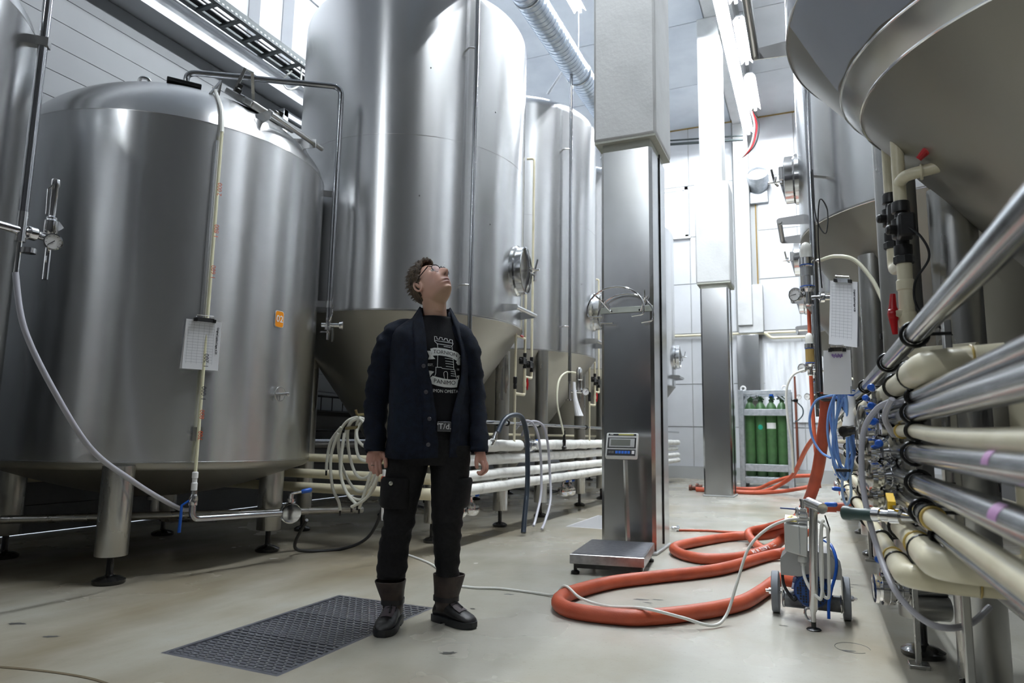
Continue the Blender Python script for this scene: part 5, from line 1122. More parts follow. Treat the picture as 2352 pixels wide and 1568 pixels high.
top(-.024, .0, .062, .10, WHITE, .003, 'sticker'); top(-.024, -.028, .056, .036, mat('pale_yellow', (.75, .65, .10), .5), .005, 'sticker')
ex, ey = Vector((.115, -.005, -.006)).normalized(), Vector((.0, .115, .03)).normalized()
obj('warning_triangle', MB().prism([(-.024, -.018), (.024, -.018), (0, .026)], .001, ln(-.022, .022)+Vector((0, 0, .006)), ex, ey), YEL, bx)
obj('warning_bolt', MB().prism([(-.004, .0), (.006, .014), (.002, .003), (.007, .002), (-.005, -.014), (-.001, -.003)], .001, ln(-.022, .018)+Vector((0, 0, .0075)), ex, ey), BLACK, bx)
top(.032, .022, .044, .045, mat('label_grey', (.5, .51, .52), .4), .003, 'sticker'); top(.032, -.026, .044, .045, mat('label_grey2', (.55, .56, .57), .4), .003, 'sticker')
obj('cable_gland', MB().lathe([(.022, 0), (.026, .01), (.026, .03), (.014, .035), (.014, .05)], 14, (-.085, 4.05, .35), (0, 0, -1)), ZINC, bx)
# sheet-metal hood
poly = [(-.200, .235), (.100, .235), (.100, .290), (.045, .365), (-.150, .375), (-.200, .320)]
obj('hood', MB().prism(poly, .006, (0, 4.10, 0)).loft([[(x, 4.10, z) for x, z in poly[2:]], [(x, 4.36, z) for x, z in poly[2:]]], caps=False, close=False), mat('hood_steel', (.36, .365, .37), .38, .9), pm, sharp=25)
obj('side_plate', MB().box((.098, 4.16, .15), (.006, .05, .18)), SATIN, pm); obj('side_plate', MB().box((-.198, 4.16, .15), (.006, .05, .18)), SATIN, pm)
# motor
c = Vector((-.05, 4.09, .165))
mo = obj('motor', MB().lathe([(.082, 0), (.088, .01), (.088, .20), (.07, .21)], 32, c, (0, 1, 0)), BLUEM, pm)
fins = MB()
for k in range(18):
    a = 2*PI*k/18; fins.box(c+Vector((.09*math.cos(a), .11, .09*math.sin(a))), (.02, .16, .004), rot=Matrix.Rotation(-a, 3, 'Y'))
obj('cooling_fin', fins, BLUEM, mo)['kind'] = 'stuff'
fc = obj('fan_cover', MB().lathe([(.08, 0), (.078, -.008), (.06, -.012), (0, -.013)], 32, c, (0, 1, 0)), mat('fan_blue', (.012, .06, .22), .4), mo)
hl = MB()
for i in range(-5, 6):
    for j in range(-5, 6):
        if 10 < i*i+j*j < 27 or (i*i+j*j <= 10 and i % 2 == 0): hl.box(c+Vector((i*.0135, -.0135, j*.0135)), (.0085, .004, .0085))
obj('vent_hole', hl, BLACK, mo)['kind'] = 'stuff'
obj('terminal_box', MB().box((-.05, 4.17, .262), (.09, .10, .04)), BLUEM, mo, bevel=.006)
obj('pump_body', MB().lathe([(.035, 0), (.042, .004), (.042, .296), (.035, .30)], 24, (-.20, 4.16, .10), (1, 0, 0)), mat('pump_cast', (.17, .175, .18), .45, .6, (.10, .10, .11), 20.), pm)
for x in (-.19, .09): obj('body_band', MB().ring((x, 4.16, .10), (1, 0, 0), .043, .004, 24, 6), SATIN, pm)
for x, s in ((-.238, -1), (.120, 1)):
    w = obj('wheel', MB().lathe([(.06, -.018), (.105, -.02), (.112, -.016), (.112, .016), (.105, .02), (.06, .018)], 40, (x, 4.27, .112), (1, 0, 0)), GREYR, pm)
    obj('hub', MB().lathe([(.06, -.014), (.058, .014), (.03, .016)], 24, (x, 4.27, .112), (1, 0, 0)), WHITE, w)
    obj('axle_nut', MB().lathe([(.012, 0), (.016, .003), (.016, .018), (.008, .02), (.008, .035)], 8, (x+.018*s, 4.27, .112), (s, 0, 0)), CHROME, w)
obj('axle', MB().cyl((-.23, 4.27, .112), (.11, 4.27, .112), .009, 10), SATIN, pm)
obj('motor_cable', MB().tube(catmull([(-.085, 4.05, .315), (-.082, 4.0, .26), (-.055, 3.97, .20), (-.02, 3.95, .165), (-.005, 3.95, .165), (.005, 3.96, .25), (.008, 3.97, .45), (.012, 4.0, .52), (.02, 4.02, .54), (.008, 4.0, .48), (.0, 3.98, .36), (.0, 3.97, .22), (.01, 3.97, .165)], 8), .008, 8), CABLEW, pm)
obj('motor_cable', MB().tube(catmull([(.01, 3.97, .168), (.03, 3.965, .17), (.035, 3.97, .25), (.04, 3.985, .47), (.03, 4.0, .52), (-.03, 4.05, .545)], 8), .008, 8), CABLEW, pm)
obj('motor_cable', MB().tube(catmull([(-.195, 4.14, .235), (-.185, 4.13, .17), (-.14, 4.10, .11), (-.12, 4.1, .14)], 8), .008, 8), BLACKR, pm)
obj('suction_hose', MB().tube(catmull([(.02, 4.2, .42), (.055, 4.15, .40), (.075, 4.1, .34), (.07, 4.08, .27), (.045, 4.05, .19), (.03, 4.02, .12), (.027, 4.0, .055)], 8), .008, 8), BLUE, pm)
obj('hook_bend', MB().tube(catmull([(-.06, 3.99, .10), (-.08, 3.985, .095), (-.083, 3.98, .07), (-.07, 3.975, .045), (-.05, 3.97, .04)], 6), .007, 8), SATIN, pm)
obj('wire_hook', MB().tube([(.03, 4.03, .57), (.05, 4.03, .50), (.045, 4.03, .465), (.015, 4.03, .45)], .0035, 6), DARKMET, pm)

# ============================================================ WEAR MARKS ON THE FLOOR
SCUFF = mat('scuff', (.07, .068, .062), .6)
SCUFFS = [(-.99, 4.2, .05, .02, .3), (-.90, 4.24, .04, .012, .2), (-.94, 4.14, .03, .01, 0), (-.19, 3.98, .03, .008, 0), (.15, 5.2, .05, .02, .4), (.20, 5.3, .03, .012, 0), (.10, 3.66, .035, .012, .2), (-3.63, 2.24, .06, .025, .4), (-3.27, 2.18, .045, .02, .5),
          (-1.52, 2.8, .05, .022, .6), (-1.74, 3.95, .04, .014, .3), (-1.78, 3.54, .018, .012, 0), (-1.22, 7.8, .12, .012, .1), (-.66, 10.2, .12, .02, .1), (-1.15, 8.4, .1, .012, .1), (-.1, 2.9, .015, .008, 0)]
def scuff(x, y, a, b, rz, seed):
    rr = random.Random(seed); P = []
    for k in range(18):
        t = 2*PI*k/18; q = rr.uniform(.55, 1.1); u, v = a*q*math.cos(t), b*q*math.sin(t)
        P.append((x+u*math.cos(rz)-v*math.sin(rz), y+u*math.sin(rz)+v*math.cos(rz), .0009))
    obj('scuff_mark', MB().add([(x, y, .0009)]+P, [(0, 1+k, 1+(k+1) % 18) for k in range(18)]), SCUFF, fl)
for k, (x, y, a, b, rz) in enumerate(SCUFFS): scuff(x, y, a, b, rz, k)
obj('scuff_ring', MB().tube([(.12+.075*math.cos(t), 3.72+.085*math.sin(t), .0004) for t in [2*PI*k/30 for k in range(27)]], .0016, 4), SCUFF, fl)
# ============================================================ THE MAN LOOKING UP
PM = Vector((-1.82, 3.10, 0)); PE = Vector((-.506, .862, 0)).normalized(); PR = Vector((PE.y, -PE.x, 0))
def W_(p): return PM+PR*p[0]+PE*p[1]+Vector((0, 0, p[2]))
man = thing('person', 'man in a navy cardigan and black trousers looking up, hands at his sides', 'person', PM)
SKIN = bpy.data.materials.new('skin'); SKIN.use_nodes = True
_n = SKIN.node_tree; _a = _n.nodes.new('ShaderNodeAttribute'); _a.attribute_name = 'col'
_p = _n.nodes['Principled BSDF']; _n.links.new(_a.outputs['Color'], _p.inputs['Base Color']); _p.inputs['Roughness'].default_value = .48
_p.inputs['Subsurface Weight'].default_value = .08; _p.inputs['Subsurface Radius'].default_value = (.01, .004, .002)
CARD = mat('navy_knit', (.006, .010, .021), .85, 0, (.0035, .0055, .011), 40., (.35, .7), bump=.5, bscale=420, spec=.25)
TEE = mat('black_tee', (.006, .0062, .008), .8, bump=.15, bscale=200, spec=.2)
TROU = mat('black_trousers', (.0075, .0075, .0085), .75, 0, (.0045, .0045, .005), 60., bump=.3, bscale=14, spec=.25)
LEATH = mat('black_leather', (.010, .0095, .010), .42, bump=.1, bscale=60)
BROWN = mat('brown_leather', (.045, .030, .024), .55, 0, (.025, .017, .014), 18., bump=.1, bscale=60)
TONGUE = mat('grey_leather', (.07, .055, .06), .6, bump=.1, bscale=60)
HAIRM = mat('brown_hair', (.13, .088, .052), .6, 0, (.03, .019, .012), 60., (.35, .65), (1, 1, .25), bump=.8, bscale=140)
PRINT = mat('white_print', (.62, .64, .63), .7)

def ell(cx, cy, z, a, b, n=2.4, yaw=0., N=40, tilt=0.):
    out = []; c, s = math.cos(yaw), math.sin(yaw)
    for k in range(N):
        t = 2*PI*k/N; ct, st = math.cos(t), math.sin(t)
        x = a*math.copysign(abs(ct)**(2/n), ct); y = b*math.copysign(abs(st)**(2/n), st)
        out.append((cx+x*c-y*s, cy+x*s+y*c, z+tilt*x))
    return out
def interp(tab, z):
    zs = [r[0] for r in tab]
    return [float(np.interp(z, zs[::-1] if zs[0] > zs[-1] else zs, [r[i] for r in (tab[::-1] if zs[0] > zs[-1] else tab)])) for i in range(1, len(tab[0]))]
def wl(mb): return MB().add([W_(p) for p in mb.v], mb.f)

TY = math.radians(18)                       # the torso is turned toward the aisle
TORSO = [(1.615, -.004, .035, .074, .068), (1.585, -.002, .030, .088, .076), (1.555, -.004, .026, .118, .085), (1.525, -.012, .022, .160, .096), (1.49, -.020, .02, .190, .108), (1.44, -.024, .015, .204, .124),
         (1.36, -.022, .012, .204, .134), (1.25, -.016, .012, .203, .136), (1.12, -.012, .014, .206, .137), (1.0, -.012, .018, .208, .139), (.845, -.014, .02, .212, .140)]
# ---- body (skin): torso core, neck, head, arms and hands in one skin
body = MB()
zz = [.95, 1.1, 1.25, 1.38, 1.46, 1.51]
body.loft([ell(*interp(TORSO, z)[:2], z, interp(TORSO, z)[2]*.86, interp(TORSO, z)[3]*.84, 2.3, TY) for z in zz]+[ell(-.004, .03, 1.545, .085, .072, 2.2, TY)])
HC = Vector((-.030, .030, 1.742)); HS = 1.12; hy_, hp_ = math.radians(46), math.radians(46)
Hf = Vector((math.sin(hy_)*math.cos(hp_), -math.cos(hy_)*math.cos(hp_), math.sin(hp_)))
Hl = Vector((math.cos(hy_), math.sin(hy_), 0)); Hu = -Hf.cross(Hl)
if Hu.z < 0: Hu = -Hu
def HW(p): return HC+(Hl*p[0]+Hf*p[1]+Hu*p[2])*HS
nb = HC-Hf*.015*HS-Hu*.05*HS
body.tube([Vector((-.002, .034, 1.50)), Vector((-.002, .030, 1.56)), Vector((-.004, .024, 1.62)), Vector((-.010, .014, 1.67)), HC+Vector((0, .0, -.02))], [.080, .066, .062, .066, .060], 28)
# adam's apple / jaw underside fill
body.tube([Vector((.008, .0, 1.60)), Vector((.012, -.002, 1.645)), HW((0, .015, -.06))], [.040, .040, .040], 18)
ga = lambda v, s: math.exp(-(v/s)**2)
def head_pt(sx, sy, sz):
    a, b, c = .073, .096, .114 if sz > 0 else .121
    h = math.hypot(sx, sy) or 1e-9; ux, uy = sx/h, sy/h
    if sz < 0:
        hh = (1-abs(sz)**3.2)**(1/2.0); t = -sz
        x = a*ux*hh*(1-.24*t*t); y = b*uy*hh*(1 if uy > 0 else 1-.45*t)
    else: x, y = a*sx, b*sy
    z = c*sz
    if y > 0:
        f = min(1, y/.03)
        nose = (.5-.5*math.cos(PI*min(1, max(0, (.034-z)/.062))))*(1 if z > -.030 else ga(z+.030, .0085))
        wd = .0095+.0075*min(1, max(0, (.02-z)/.05))
        y += f*(.031*nose*ga(x, wd)+.0055*ga(z-.036, .009)*ga(x, .05)-.011*ga(abs(x)-.031, .015)*ga(z-.016, .0125)+.004*ga(abs(x)-.040, .018)*ga(z+.02, .022)
              + .0075*ga(z+.060, .0058)*ga(x, .025)+.0075*ga(z+.0735, .006)*ga(x, .023)-.009*ga(z+.0665, .0028)*ga(x, .029)+.022*ga(z+.107, .016)*ga(x, .026)-.004*ga(z+.0865, .006)*ga(x, .03))
    return (x, y, z)
NU, NV = 84, 66
hv = []; 
for j in range(NV+1):
    ph = PI*j/NV
    for i in range(NU):
        th = 2*PI*i/NU; hv.append(head_pt(math.sin(ph)*math.cos(th), math.sin(ph)*math.sin(th), math.cos(ph)))
hf = [(j*NU+i, j*NU+(i+1) % NU, (j+1)*NU+(i+1) % NU, (j+1)*NU+i) for j in range(NV) for i in range(NU)]
body.add([HW(p) for p in hv], hf)
for s in (-1, 1):   # ears
    pts = [HW((s*(.074+.010*(.5+.5*math.cos(t+.4))), -.014-.017*math.cos(t)*1.0, -.004+.031*math.sin(t))) for t in [2*PI*k/18 for k in range(18)]]
    body.tube(pts, .0062, 8, closed=True)
    body.tube([HW((s*.070, -.010, .015)), HW((s*.073, -.012, .0)), HW((s*.073, -.006, -.028))], [.012, .012, .009], 10)
# nostrils are dark pits added as colour; arms
armR = [(-.215, .025, 1.45), (-.262, .03, 1.36), (-.286, .045, 1.17), (-.29, .03, 1.02), (-.283, .004, .90), (-.284, .0, .86)]
armL = [(.165, .025, 1.44), (.188, .03, 1.34), (.217, .05, 1.17), (.234, .03, 1.03), (.248, .004, .90), (.254, .0, .86)]
for p in (armR, armL): body.tube(catmull(p, 5), [.05-.021*min(1, k/20) for k in range(26)], 16)
def ring_palm(c, ex, ey, w, t): return [Vector(c)+Vector(ex)*(w*math.cos(a))+Vector(ey)*(t*math.sin(a)) for a in [2*PI*k/16 for k in range(16)]]
# right hand (left in the picture), back of the hand to the viewer
ex, ey = Vector((1, .15, 0)).normalized(), Vector((-.15, 1, .0)).normalized()
body.loft([ring_palm((-.284, 0, .875), ex, ey, .030, .023), ring_palm((-.284, -.004, .85), ex, ey, .041, .020), ring_palm((-.284, -.008, .825), ex, ey, .044, .017), ring_palm((-.286, -.012, .808), ex, ey, .041, .014)])
RH = [[(-.257, -.010, .818), (-.252, -.030, .784), (-.247, -.022, .752)], [(-.274, -.014, .815), (-.268, -.036, .776), (-.262, -.026, .743)], [(-.292, -.014, .815), (-.288, -.034, .780), (-.282, -.022, .752)], [(-.308, -.010, .817), (-.304, -.026, .789), (-.298, -.014, .766)]]
for f_ in RH: body.tube(catmull(f_, 5), [.0100, .0098, .0096, .0094, .0092, .0096, .0092, .0088, .0084, .0080, .0062], 10)
body.tube(catmull([(-.252, -.006, .862), (-.234, -.018, .838), (-.225, -.026, .808), (-.226, -.024, .782)], 5), [.017, .016, .0145, .013, .0120, .0115, .0112, .0110, .0110, .0108, .0108, .0108, .0105, .0100, .0092, .0068], 10)
# left hand, thumb side to the viewer
ex, ey = Vector((.45, .88, 0)).normalized(), Vector((.88, -.45, .0)).normalized()
body.loft([ring_palm((.255, .0, .875), ex, ey, .030, .023), ring_palm((.260, -.002, .85), ex, ey, .039, .022), ring_palm((.267, -.004, .828), ex, ey, .041, .018), ring_palm((.272, -.006, .812), ex, ey, .039, .015)])
LH = [[(.262, -.036, .820), (.272, -.046, .785), (.256, -.046, .766), (.237, -.040, .768)], [(.270, -.016, .815), (.284, -.024, .778), (.264, -.026, .757), (.243, -.020, .760)], [(.280, .004, .815), (.292, -.002, .780), (.272, -.004, .760), (.252, .0, .764)], [(.286, .024, .818), (.294, .018, .790), (.278, .014, .772), (.262, .016, .776)]]
for f_ in LH: body.tube(catmull(f_, 5), [.0105-.00018*k for k in range(15)]+[.0062], 10)
body.tube(catmull([(.246, -.016, .858), (.236, -.036, .838), (.234, -.044, .812), (.238, -.044, .784)], 5), [.017, .016, .0145, .0132, .0122, .0118, .0115, .0112, .0110, .0110, .0110, .0108, .0105, .0100, .0092, .0068], 10)
tmp = obj('body', wl(body), SKIN, man)
rm = tmp.modifiers.new('r', 'REMESH'); rm.mode = 'VOXEL'; rm.voxel_size = .0034; rm.use_smooth_shade = True
sm = tmp.modifiers.new('s', 'SMOOTH'); sm.factor = .5; sm.iterations = 2
bpy.context.view_layer.update()
me = bpy.data.meshes.new_from_object(tmp.evaluated_get(bpy.context.evaluated_depsgraph_get()))
tmp.modifiers.clear(); old = tmp.data; tmp.data = me; bpy.data.meshes.remove(old); me.name = 'body'
me.polygons.foreach_set('use_smooth', [True]*len(me.polygons))
co = np.empty(len(me.vertices)*3); me.vertices.foreach_get('co', co); co = co.reshape(-1, 3)
R3 = np.array([list(PR), list(PE), [0, 0, 1]]); loc = co @ R3.T             # person-local coordinates
hd_ = (loc-np.array(HC))/HS; hx_ = hd_ @ np.array(Hl); hyy = hd_ @ np.array(Hf); hz_ = hd_ @ np.array(Hu)
col = np.tile(np.array([.60, .36, .28]), (len(co), 1))
def G(v, s): return np.exp(-(v/s)**2)
def blend(w, c):
    global col
    w = np.clip(w, 0, 1)[:, None]; col = col*(1-w)+np.array(c)*w
ishead = loc[:, 2] > 1.60
stub = ishead*np.clip((-.082-hz_)/.018, 0, 1)*np.clip((hyy+.03)/.03, 0, 1)*.8
blend(stub, (.36, .23, .145))
neck = (loc[:, 2] > 1.5)*(loc[:, 2] < 1.70)*np.clip((1.69-loc[:, 2])/.05, 0, 1)*.5; blend(neck, (.44, .29, .19))
front = ishead*(hyy > .05)
blend(front*(G(hz_+.060, .0062)+G(hz_+.0735, .0066))*np.clip(1.5*G(hx_, .027)-.3, 0, 1)*.85, (.32, .12, .11))
blend(front*G(hz_+.0665, .0028)*G(hx_, .026), (.06, .02, .02))
blend(front*G(np.abs(hx_)-.0085, .0052)*G(hz_+.0385, .0042)*(hyy > .095), (.07, .02, .018))
blend(front*G(np.abs(hx_)-.031, .017)*G(hz_-.041, .0045)*.75, (.14, .085, .05))
blend(ishead*G(np.abs(hx_)-.05, .02)*G(hz_+.025, .025)*(hyy > .02)*.35, (.58, .27, .22))
hands = loc[:, 2] < .9
blend(hands*.55, (.44, .20, .155))
at = me.color_attributes.new('col', 'FLOAT_COLOR', 'POINT')
at.data.foreach_set('color', np.hstack([col, np.ones((len(col), 1))]).ravel())
for s in (-1, 1):
    e = HW((s*.031, .074, .015)); ew = W_(e); fd = (PR*Hf.x+PE*Hf.y+Vector((0, 0, Hf.z)))
    ey_ = obj('eye', MB().lathe([(.0125*math.sin(PI*k/10), -.0125*math.cos(PI*k/10)) for k in range(11)], 16, ew, fd), mat('eye_white', (.7, .66, .62), .2), man)
    obj('iris', MB().lathe([(.0062, .0112), (.005, .0125), (0, .0130)], 14, ew, (fd+Vector((0, 0, .25))).normalized()), mat('iris', (.05, .06, .07), .15), ey_)
# hair
hs = []; N2, M2 = 72, 44; keep = []
def hair_line(y, x):
    if y > .055: return .078
    if y > .015: return .078-.062*(.055-y)/.04
    if y > -.02: return .016-.030*(.015-y)/.035
    return -.014-.062*min(1, (-.02-y)/.05)
for j in range(M2+1):
    ph = PI*.86*j/M2
    for i in range(N2):
        th = 2*PI*i/N2; p = Vector(head_pt(math.sin(ph)*math.cos(th), math.sin(ph)*math.sin(th), math.cos(ph)))
        up_ = max(0, p.z/.114); front_ = max(0, p.y/.096)
        off = .006+.016*up_+.018*up_*max(0, front_)**.7*(1 if front_ > 0 else 0)
        off *= 1+.22*math.sin(th*23+ph*3)*math.sin(ph*9+th*2)+.12*math.sin(th*41)
        hs.append(p+p.normalized()*off+Vector((0, .010*up_*front_, .014*up_*front_))); keep.append(p.z >= hair_line(p.y, p.x)-.002)
hm = MB(); hm.v = [tuple(W_(HW(p))) for p in hs]
for j in range(M2):
    for i in range(N2):
        q = (j*N2+i, j*N2+(i+1) % N2, (j+1)*N2+(i+1) % N2, (j+1)*N2+i)
        if sum(keep[k] for k in q) >= 3: hm.f.append(q)
used = sorted({k for q in hm.f for k in q}); rp_ = {k: n for n, k in enumerate(used)}
hm.v = [hm.v[k] for k in used]; hm.f = [tuple(rp_[k] for k in q) for q in hm.f]
ho_ = obj('hair', hm, HAIRM, man, sharp=80); so = ho_.modifiers.new('s', 'SOLIDIFY'); so.thickness = .016; so.offset = -1
st_ = MB()
for k in range(520):
    th = random.uniform(0, 2*PI); ph = random.uniform(.0, 1.45); p = Vector(head_pt(math.sin(ph)*math.cos(th), math.sin(ph)*math.sin(th), math.cos(ph)))
    if p.z < hair_line(p.y, p.x)+.006: continue
    n_ = p.normalized(); up_ = max(0, p.z/.114); fr_ = max(0, p.y/.096)
    b0 = p+n_*(.004+.014*up_); d = (n_*.5+Vector((random.uniform(-.3, .3), -.75+.9*fr_*up_, .25*up_))).normalized(); L = .016+.018*up_+.012*fr_
    st_.tube([W_(HW(b0)), W_(HW(b0+d*L*.5+n_*.004)), W_(HW(b0+d*L))], [.0022, .0018, .0004], 3, caps=False)
h2 = obj('hair_strand', st_, HAIRM, ho_); h2['kind'] = 'stuff'
# glasses
gl = obj('glasses', MB(), DARKMET, man) if False else None
gm = MB(); GLM = mat('glasses_frame', (.02, .013, .014), .25)
def gp(x, z, o=0.): return W_(HW((x, .101+.42*(z-.010)-.006*(abs(x)/.05)**2+o, z-.004)))
for s in (-1, 1):
    gm.tube([gp(s*.033+.025*math.cos(t), .010+.018*math.sin(t)) for t in [PI*(k-2)/12 for k in range(17)]], .0022, 6)
    gm.tube([gp(s*.033+.025*math.cos(t), .010+.018*math.sin(t)) for t in [2*PI*k/24 for k in range(24)]], .0010, 5, closed=True)
    gm.tube([gp(s*.057, .018), W_(HW((s*.070, .090, .021))), W_(HW((s*.081, .03, .019))), W_(HW((s*.081, -.008, .014)))], [.003, .003, .0026, .0024], 6)
gm.tube([gp(-.0085, .015), gp(0, .020, .005), gp(.0085, .015)], .0022, 6)
gg = obj('glasses', gm, GLM, man)
for s in (-1, 1):
    V = [gp(s*.033, .010)]+[gp(s*.033+.024*math.cos(t), .010+.0172*math.sin(t), -.0005) for t in [2*PI*k/20 for k in range(20)]]
    obj('lens', MB().add(V, [(0, 1+k, 1+(k+1) % 20) for k in range(20)]), mat('lens_glass', (.62, .55, .66), .03, 0, alpha=.38, spec=.9), gg)

# ---- t-shirt
def tring(z, g=1., N=40): cx, cy, a, b = interp(TORSO, z); return ell(cx, cy, z, a*g, b*g, 2.4, TY, N)
tz = [.93, .98, 1.05, 1.12, 1.2, 1.28, 1.36, 1.42, 1.47, 1.51, 1.535]
teeb = MB().loft([tring(z, .93) for z in tz]+[ell(-.002, .026, 1.562, .098, .080, 2.3, TY), ell(.004, .024, 1.572, .086, .073, 2.3, TY)], caps=False)
tee = obj('t_shirt', wl(teeb), TEE, man, sharp=80); so = tee.modifiers.new('s', 'SOLIDIFY'); so.thickness = .004
bvh = BVHTree.FromPolygons([Vector(p) for p in teeb.v], [tuple(f) for f in teeb.f])
def on_tee(x, z, off=.003):
    h = bvh.ray_cast(Vector((x, -.6, z)), Vector((0, 1, 0)))
    return W_((x, (h[0].y if h[0] else -.12)-off, z))
def TP(cx_, cy_):   # layout of the chest print, in centimetre-like drawing units
    px, py = 960+cx_/6.275, 750+cy_/6.275
    return .0023*(px-998.5)*.967, .96+(1.473-.002305*(py-770)-.96)*.967
def stroke(mb, pts, w=7.5):
    P = [Vector((*p, 0)) for p in pts]
    D = []
    for a, b in zip(P[:-1], P[1:]):
        n_ = max(1, int((b-a).length/25)); D += [a.lerp(b, k/n_) for k in range(n_)]
    D.append(P[-1])
    for a, b in zip(D[:-1], D[1:]):
        d = (b-a).normalized(); q = Vector((-d.y, d.x, 0))*w/2; a, b = a-d*w*.3, b+d*w*.3
        mb.add([on_tee(*TP(v.x, v.y)) for v in (a+q, a-q, b-q, b+q)], [(0, 1, 2, 3)])
def fill(mb, top_, bot, off=.003):   # strip between two polylines of equal length
    n_ = len(top_); R_ = 4
    V = [on_tee(*TP(top_[i][0]+(bot[i][0]-top_[i][0])*j/R_, top_[i][1]+(bot[i][1]-top_[i][1])*j/R_), off) for i in range(n_) for j in range(R_+1)]
    mb.add(V, [(i*(R_+1)+j, i*(R_+1)+j+1, (i+1)*(R_+1)+j+1, (i+1)*(R_+1)+j) for i in range(n_-1) for j in range(R_)])
pr = MB()
for ln_ in ([(245, 205), (240, 128), (272, 132), (278, 165), (312, 168), (318, 135), (350, 140), (354, 170), (385, 174), (390, 145), (425, 150), (430, 182), (460, 185), (465, 155), (500, 160), (508, 205)], [(247, 190), (506, 210)], [(245, 203), (280, 235)], [(516, 214), (500, 246)], [(280, 236), (500, 254)], [(285, 240), (292, 300)], [(497, 255), (505, 310)], [(380, 269), (480, 276)],
            [(295, 412), (295, 575)], [(520, 435), (535, 600)], [(400, 440), (520, 450)], [(408, 482), (525, 490)], [(412, 517), (528, 525)], [(420, 558), (532, 565)], [(270, 582), (350, 578), (365, 592), (545, 601)], [(275, 582), (275, 670), (262, 702)], [(548, 601), (565, 680), (578, 728)], [(492, 625), (555, 632)], [(495, 657), (560, 662)], [(495, 690), (567, 693)],
            [(402, 735), (393, 690), (390, 655), (402, 638), (420, 633), (437, 640), (445, 660), (447, 738)]): stroke(pr, ln_)
obj('tower_print', pr, PRINT, tee)['kind'] = 'stuff'
bn = MB(); fill(bn, [(185, 318), (240, 300), (320, 297), (420, 304), (510, 320), (590, 342), (630, 385)], [(215, 420), (250, 414), (320, 406), (420, 414), (500, 430), (560, 458), (578, 466)])
obj('banner_print', bn, PRINT, tee)
bn = MB(); fill(bn, [(195, 740), (232, 706), (300, 722), (400, 740), (490, 745), (560, 738), (610, 726)], [(205, 815), (245, 830), (310, 848), (400, 861), (490, 862), (550, 858), (590, 850)])
obj('banner_print', bn, PRINT, tee)
for tp, bt in (([(140, 352), (170, 350), (195, 352), (205, 400)], [(165, 405), (175, 440), (160, 476), (262, 462)]), ([(575, 470), (602, 435), (628, 405)], [(565, 492), (592, 526), (628, 522)]), ([(165, 635), (205, 637), (250, 648)], [(193, 735), (200, 712), (215, 688)]), ([(580, 687), (600, 678), (622, 672)], [(600, 722), (608, 732), (616, 742)])):
    bn = MB(); fill(bn, tp, bt); obj('ribbon_tail', bn, PRINT, tee)
def arc_text(s, size, cx_, cy_, sag, m, off=.0045, sp=1.0, slope=0.):
    V, F = text2d(s, size); w_ = max(abs(v[0]) for v in V) or 1
    obj('print_text', MB().add([on_tee(*TP(cx_+x*sp, cy_-y+sag*(x/w_)**2+slope*x), off) for x, y in V], F), m, tee)
arc_text('TORNION', 76, 405, 362, 12, TEE, slope=.08); arc_text('PANIMO', 84, 408, 795, -12, TEE, slope=.05)
arc_text('EST.', 48, 198, 553, 0, PRINT, .003); arc_text('18', 44, 596, 592, 0, PRINT, .003); arc_text('PANIMON OMISTAJA', 66, 395, 922, -14, PRINT, .003, .86)

# ---- cardigan
OPEN = [(1.62, -.078, .082), (1.567, -.066, .088), (1.50, -.052, .112), (1.374, -.036, .142), (1.295, -.030, .146), (1.226, -.014, .140), (1.186, -.004, .132), (1.042, .020, .100), (.937, .030, .094), (.84, .034, .092)]
def cring(z, g, N=60, dxl=0., dxr=0., off=0.):
    cx, cy, a, b = interp(TORSO, z); xl, xr = interp(OPEN, z); a, b = a*g+off, b*g+off
    c, s = math.cos(TY), math.sin(TY)
    def P_(t):
        ct, st = math.cos(t), math.sin(t); x = a*math.copysign(abs(ct)**(2/2.4), ct); y = b*math.copysign(abs(st)**(2/2.4), st)
        return (cx+x*c-y*s, cy+x*s+y*c, z)
    ts = np.linspace(-PI*.97, -.03*PI, 300); pts = [P_(t) for t in ts]          # front half
    il = min(range(300), key=lambda k: abs(pts[k][0]-(xl-dxl))); ir = min(range(300), key=lambda k: abs(pts[k][0]-(xr+dxr)))
    t0, t1 = ts[ir], ts[il]+2*PI
    return [P_(t0+(t1-t0)*k/(N-1)) for k in range(N)], P_, ts[il], ts[ir]
cz = [.842, .87, .9, .94, .98, 1.02, 1.06, 1.1, 1.14, 1.18, 1.22, 1.26, 1.3, 1.34, 1.38, 1.42, 1.46, 1.49, 1.515, 1.535, 1.555, 1.575, 1.595, 1.615]
cm = MB(); rings = []
for k, z in enumerate(cz):
    r, *_ = cring(z, 1.0)
    w = .0055
    r = [(p[0]*(1+0)+w*math.sin(p[2]*46+j*.5+2*math.sin(j*.31))*(.5 if z > 1.45 else 1)*.6, p[1]+w*math.sin(p[2]*38+j*.7)*.8, p[2]-(.012*math.sin(j/59*PI*3) if k == 0 else 0)) for j, p in enumerate(r)]
    rings.append(r)
cm.loft(rings, caps=False, close=False)
def sleeve(path, rad, seed):
    C = catmull(path, 8); n_ = len(C); mb = MB()
    rr = [float(np.interp(k/(n_-1), np.linspace(0, 1, len(rad)), rad)) for k in range(n_)]
    mb.tube(C, rr, 24, caps=False)
    # soft folds
    out = []
    for p in mb.v:
        f = .0045*math.sin(p[2]*62+seed+p[0]*55)+.003*math.sin(p[2]*110+p[1]*60+seed*2)
        out.append((p[0]+f, p[1]+f*.6, p[2]))
    mb.v = out; return mb
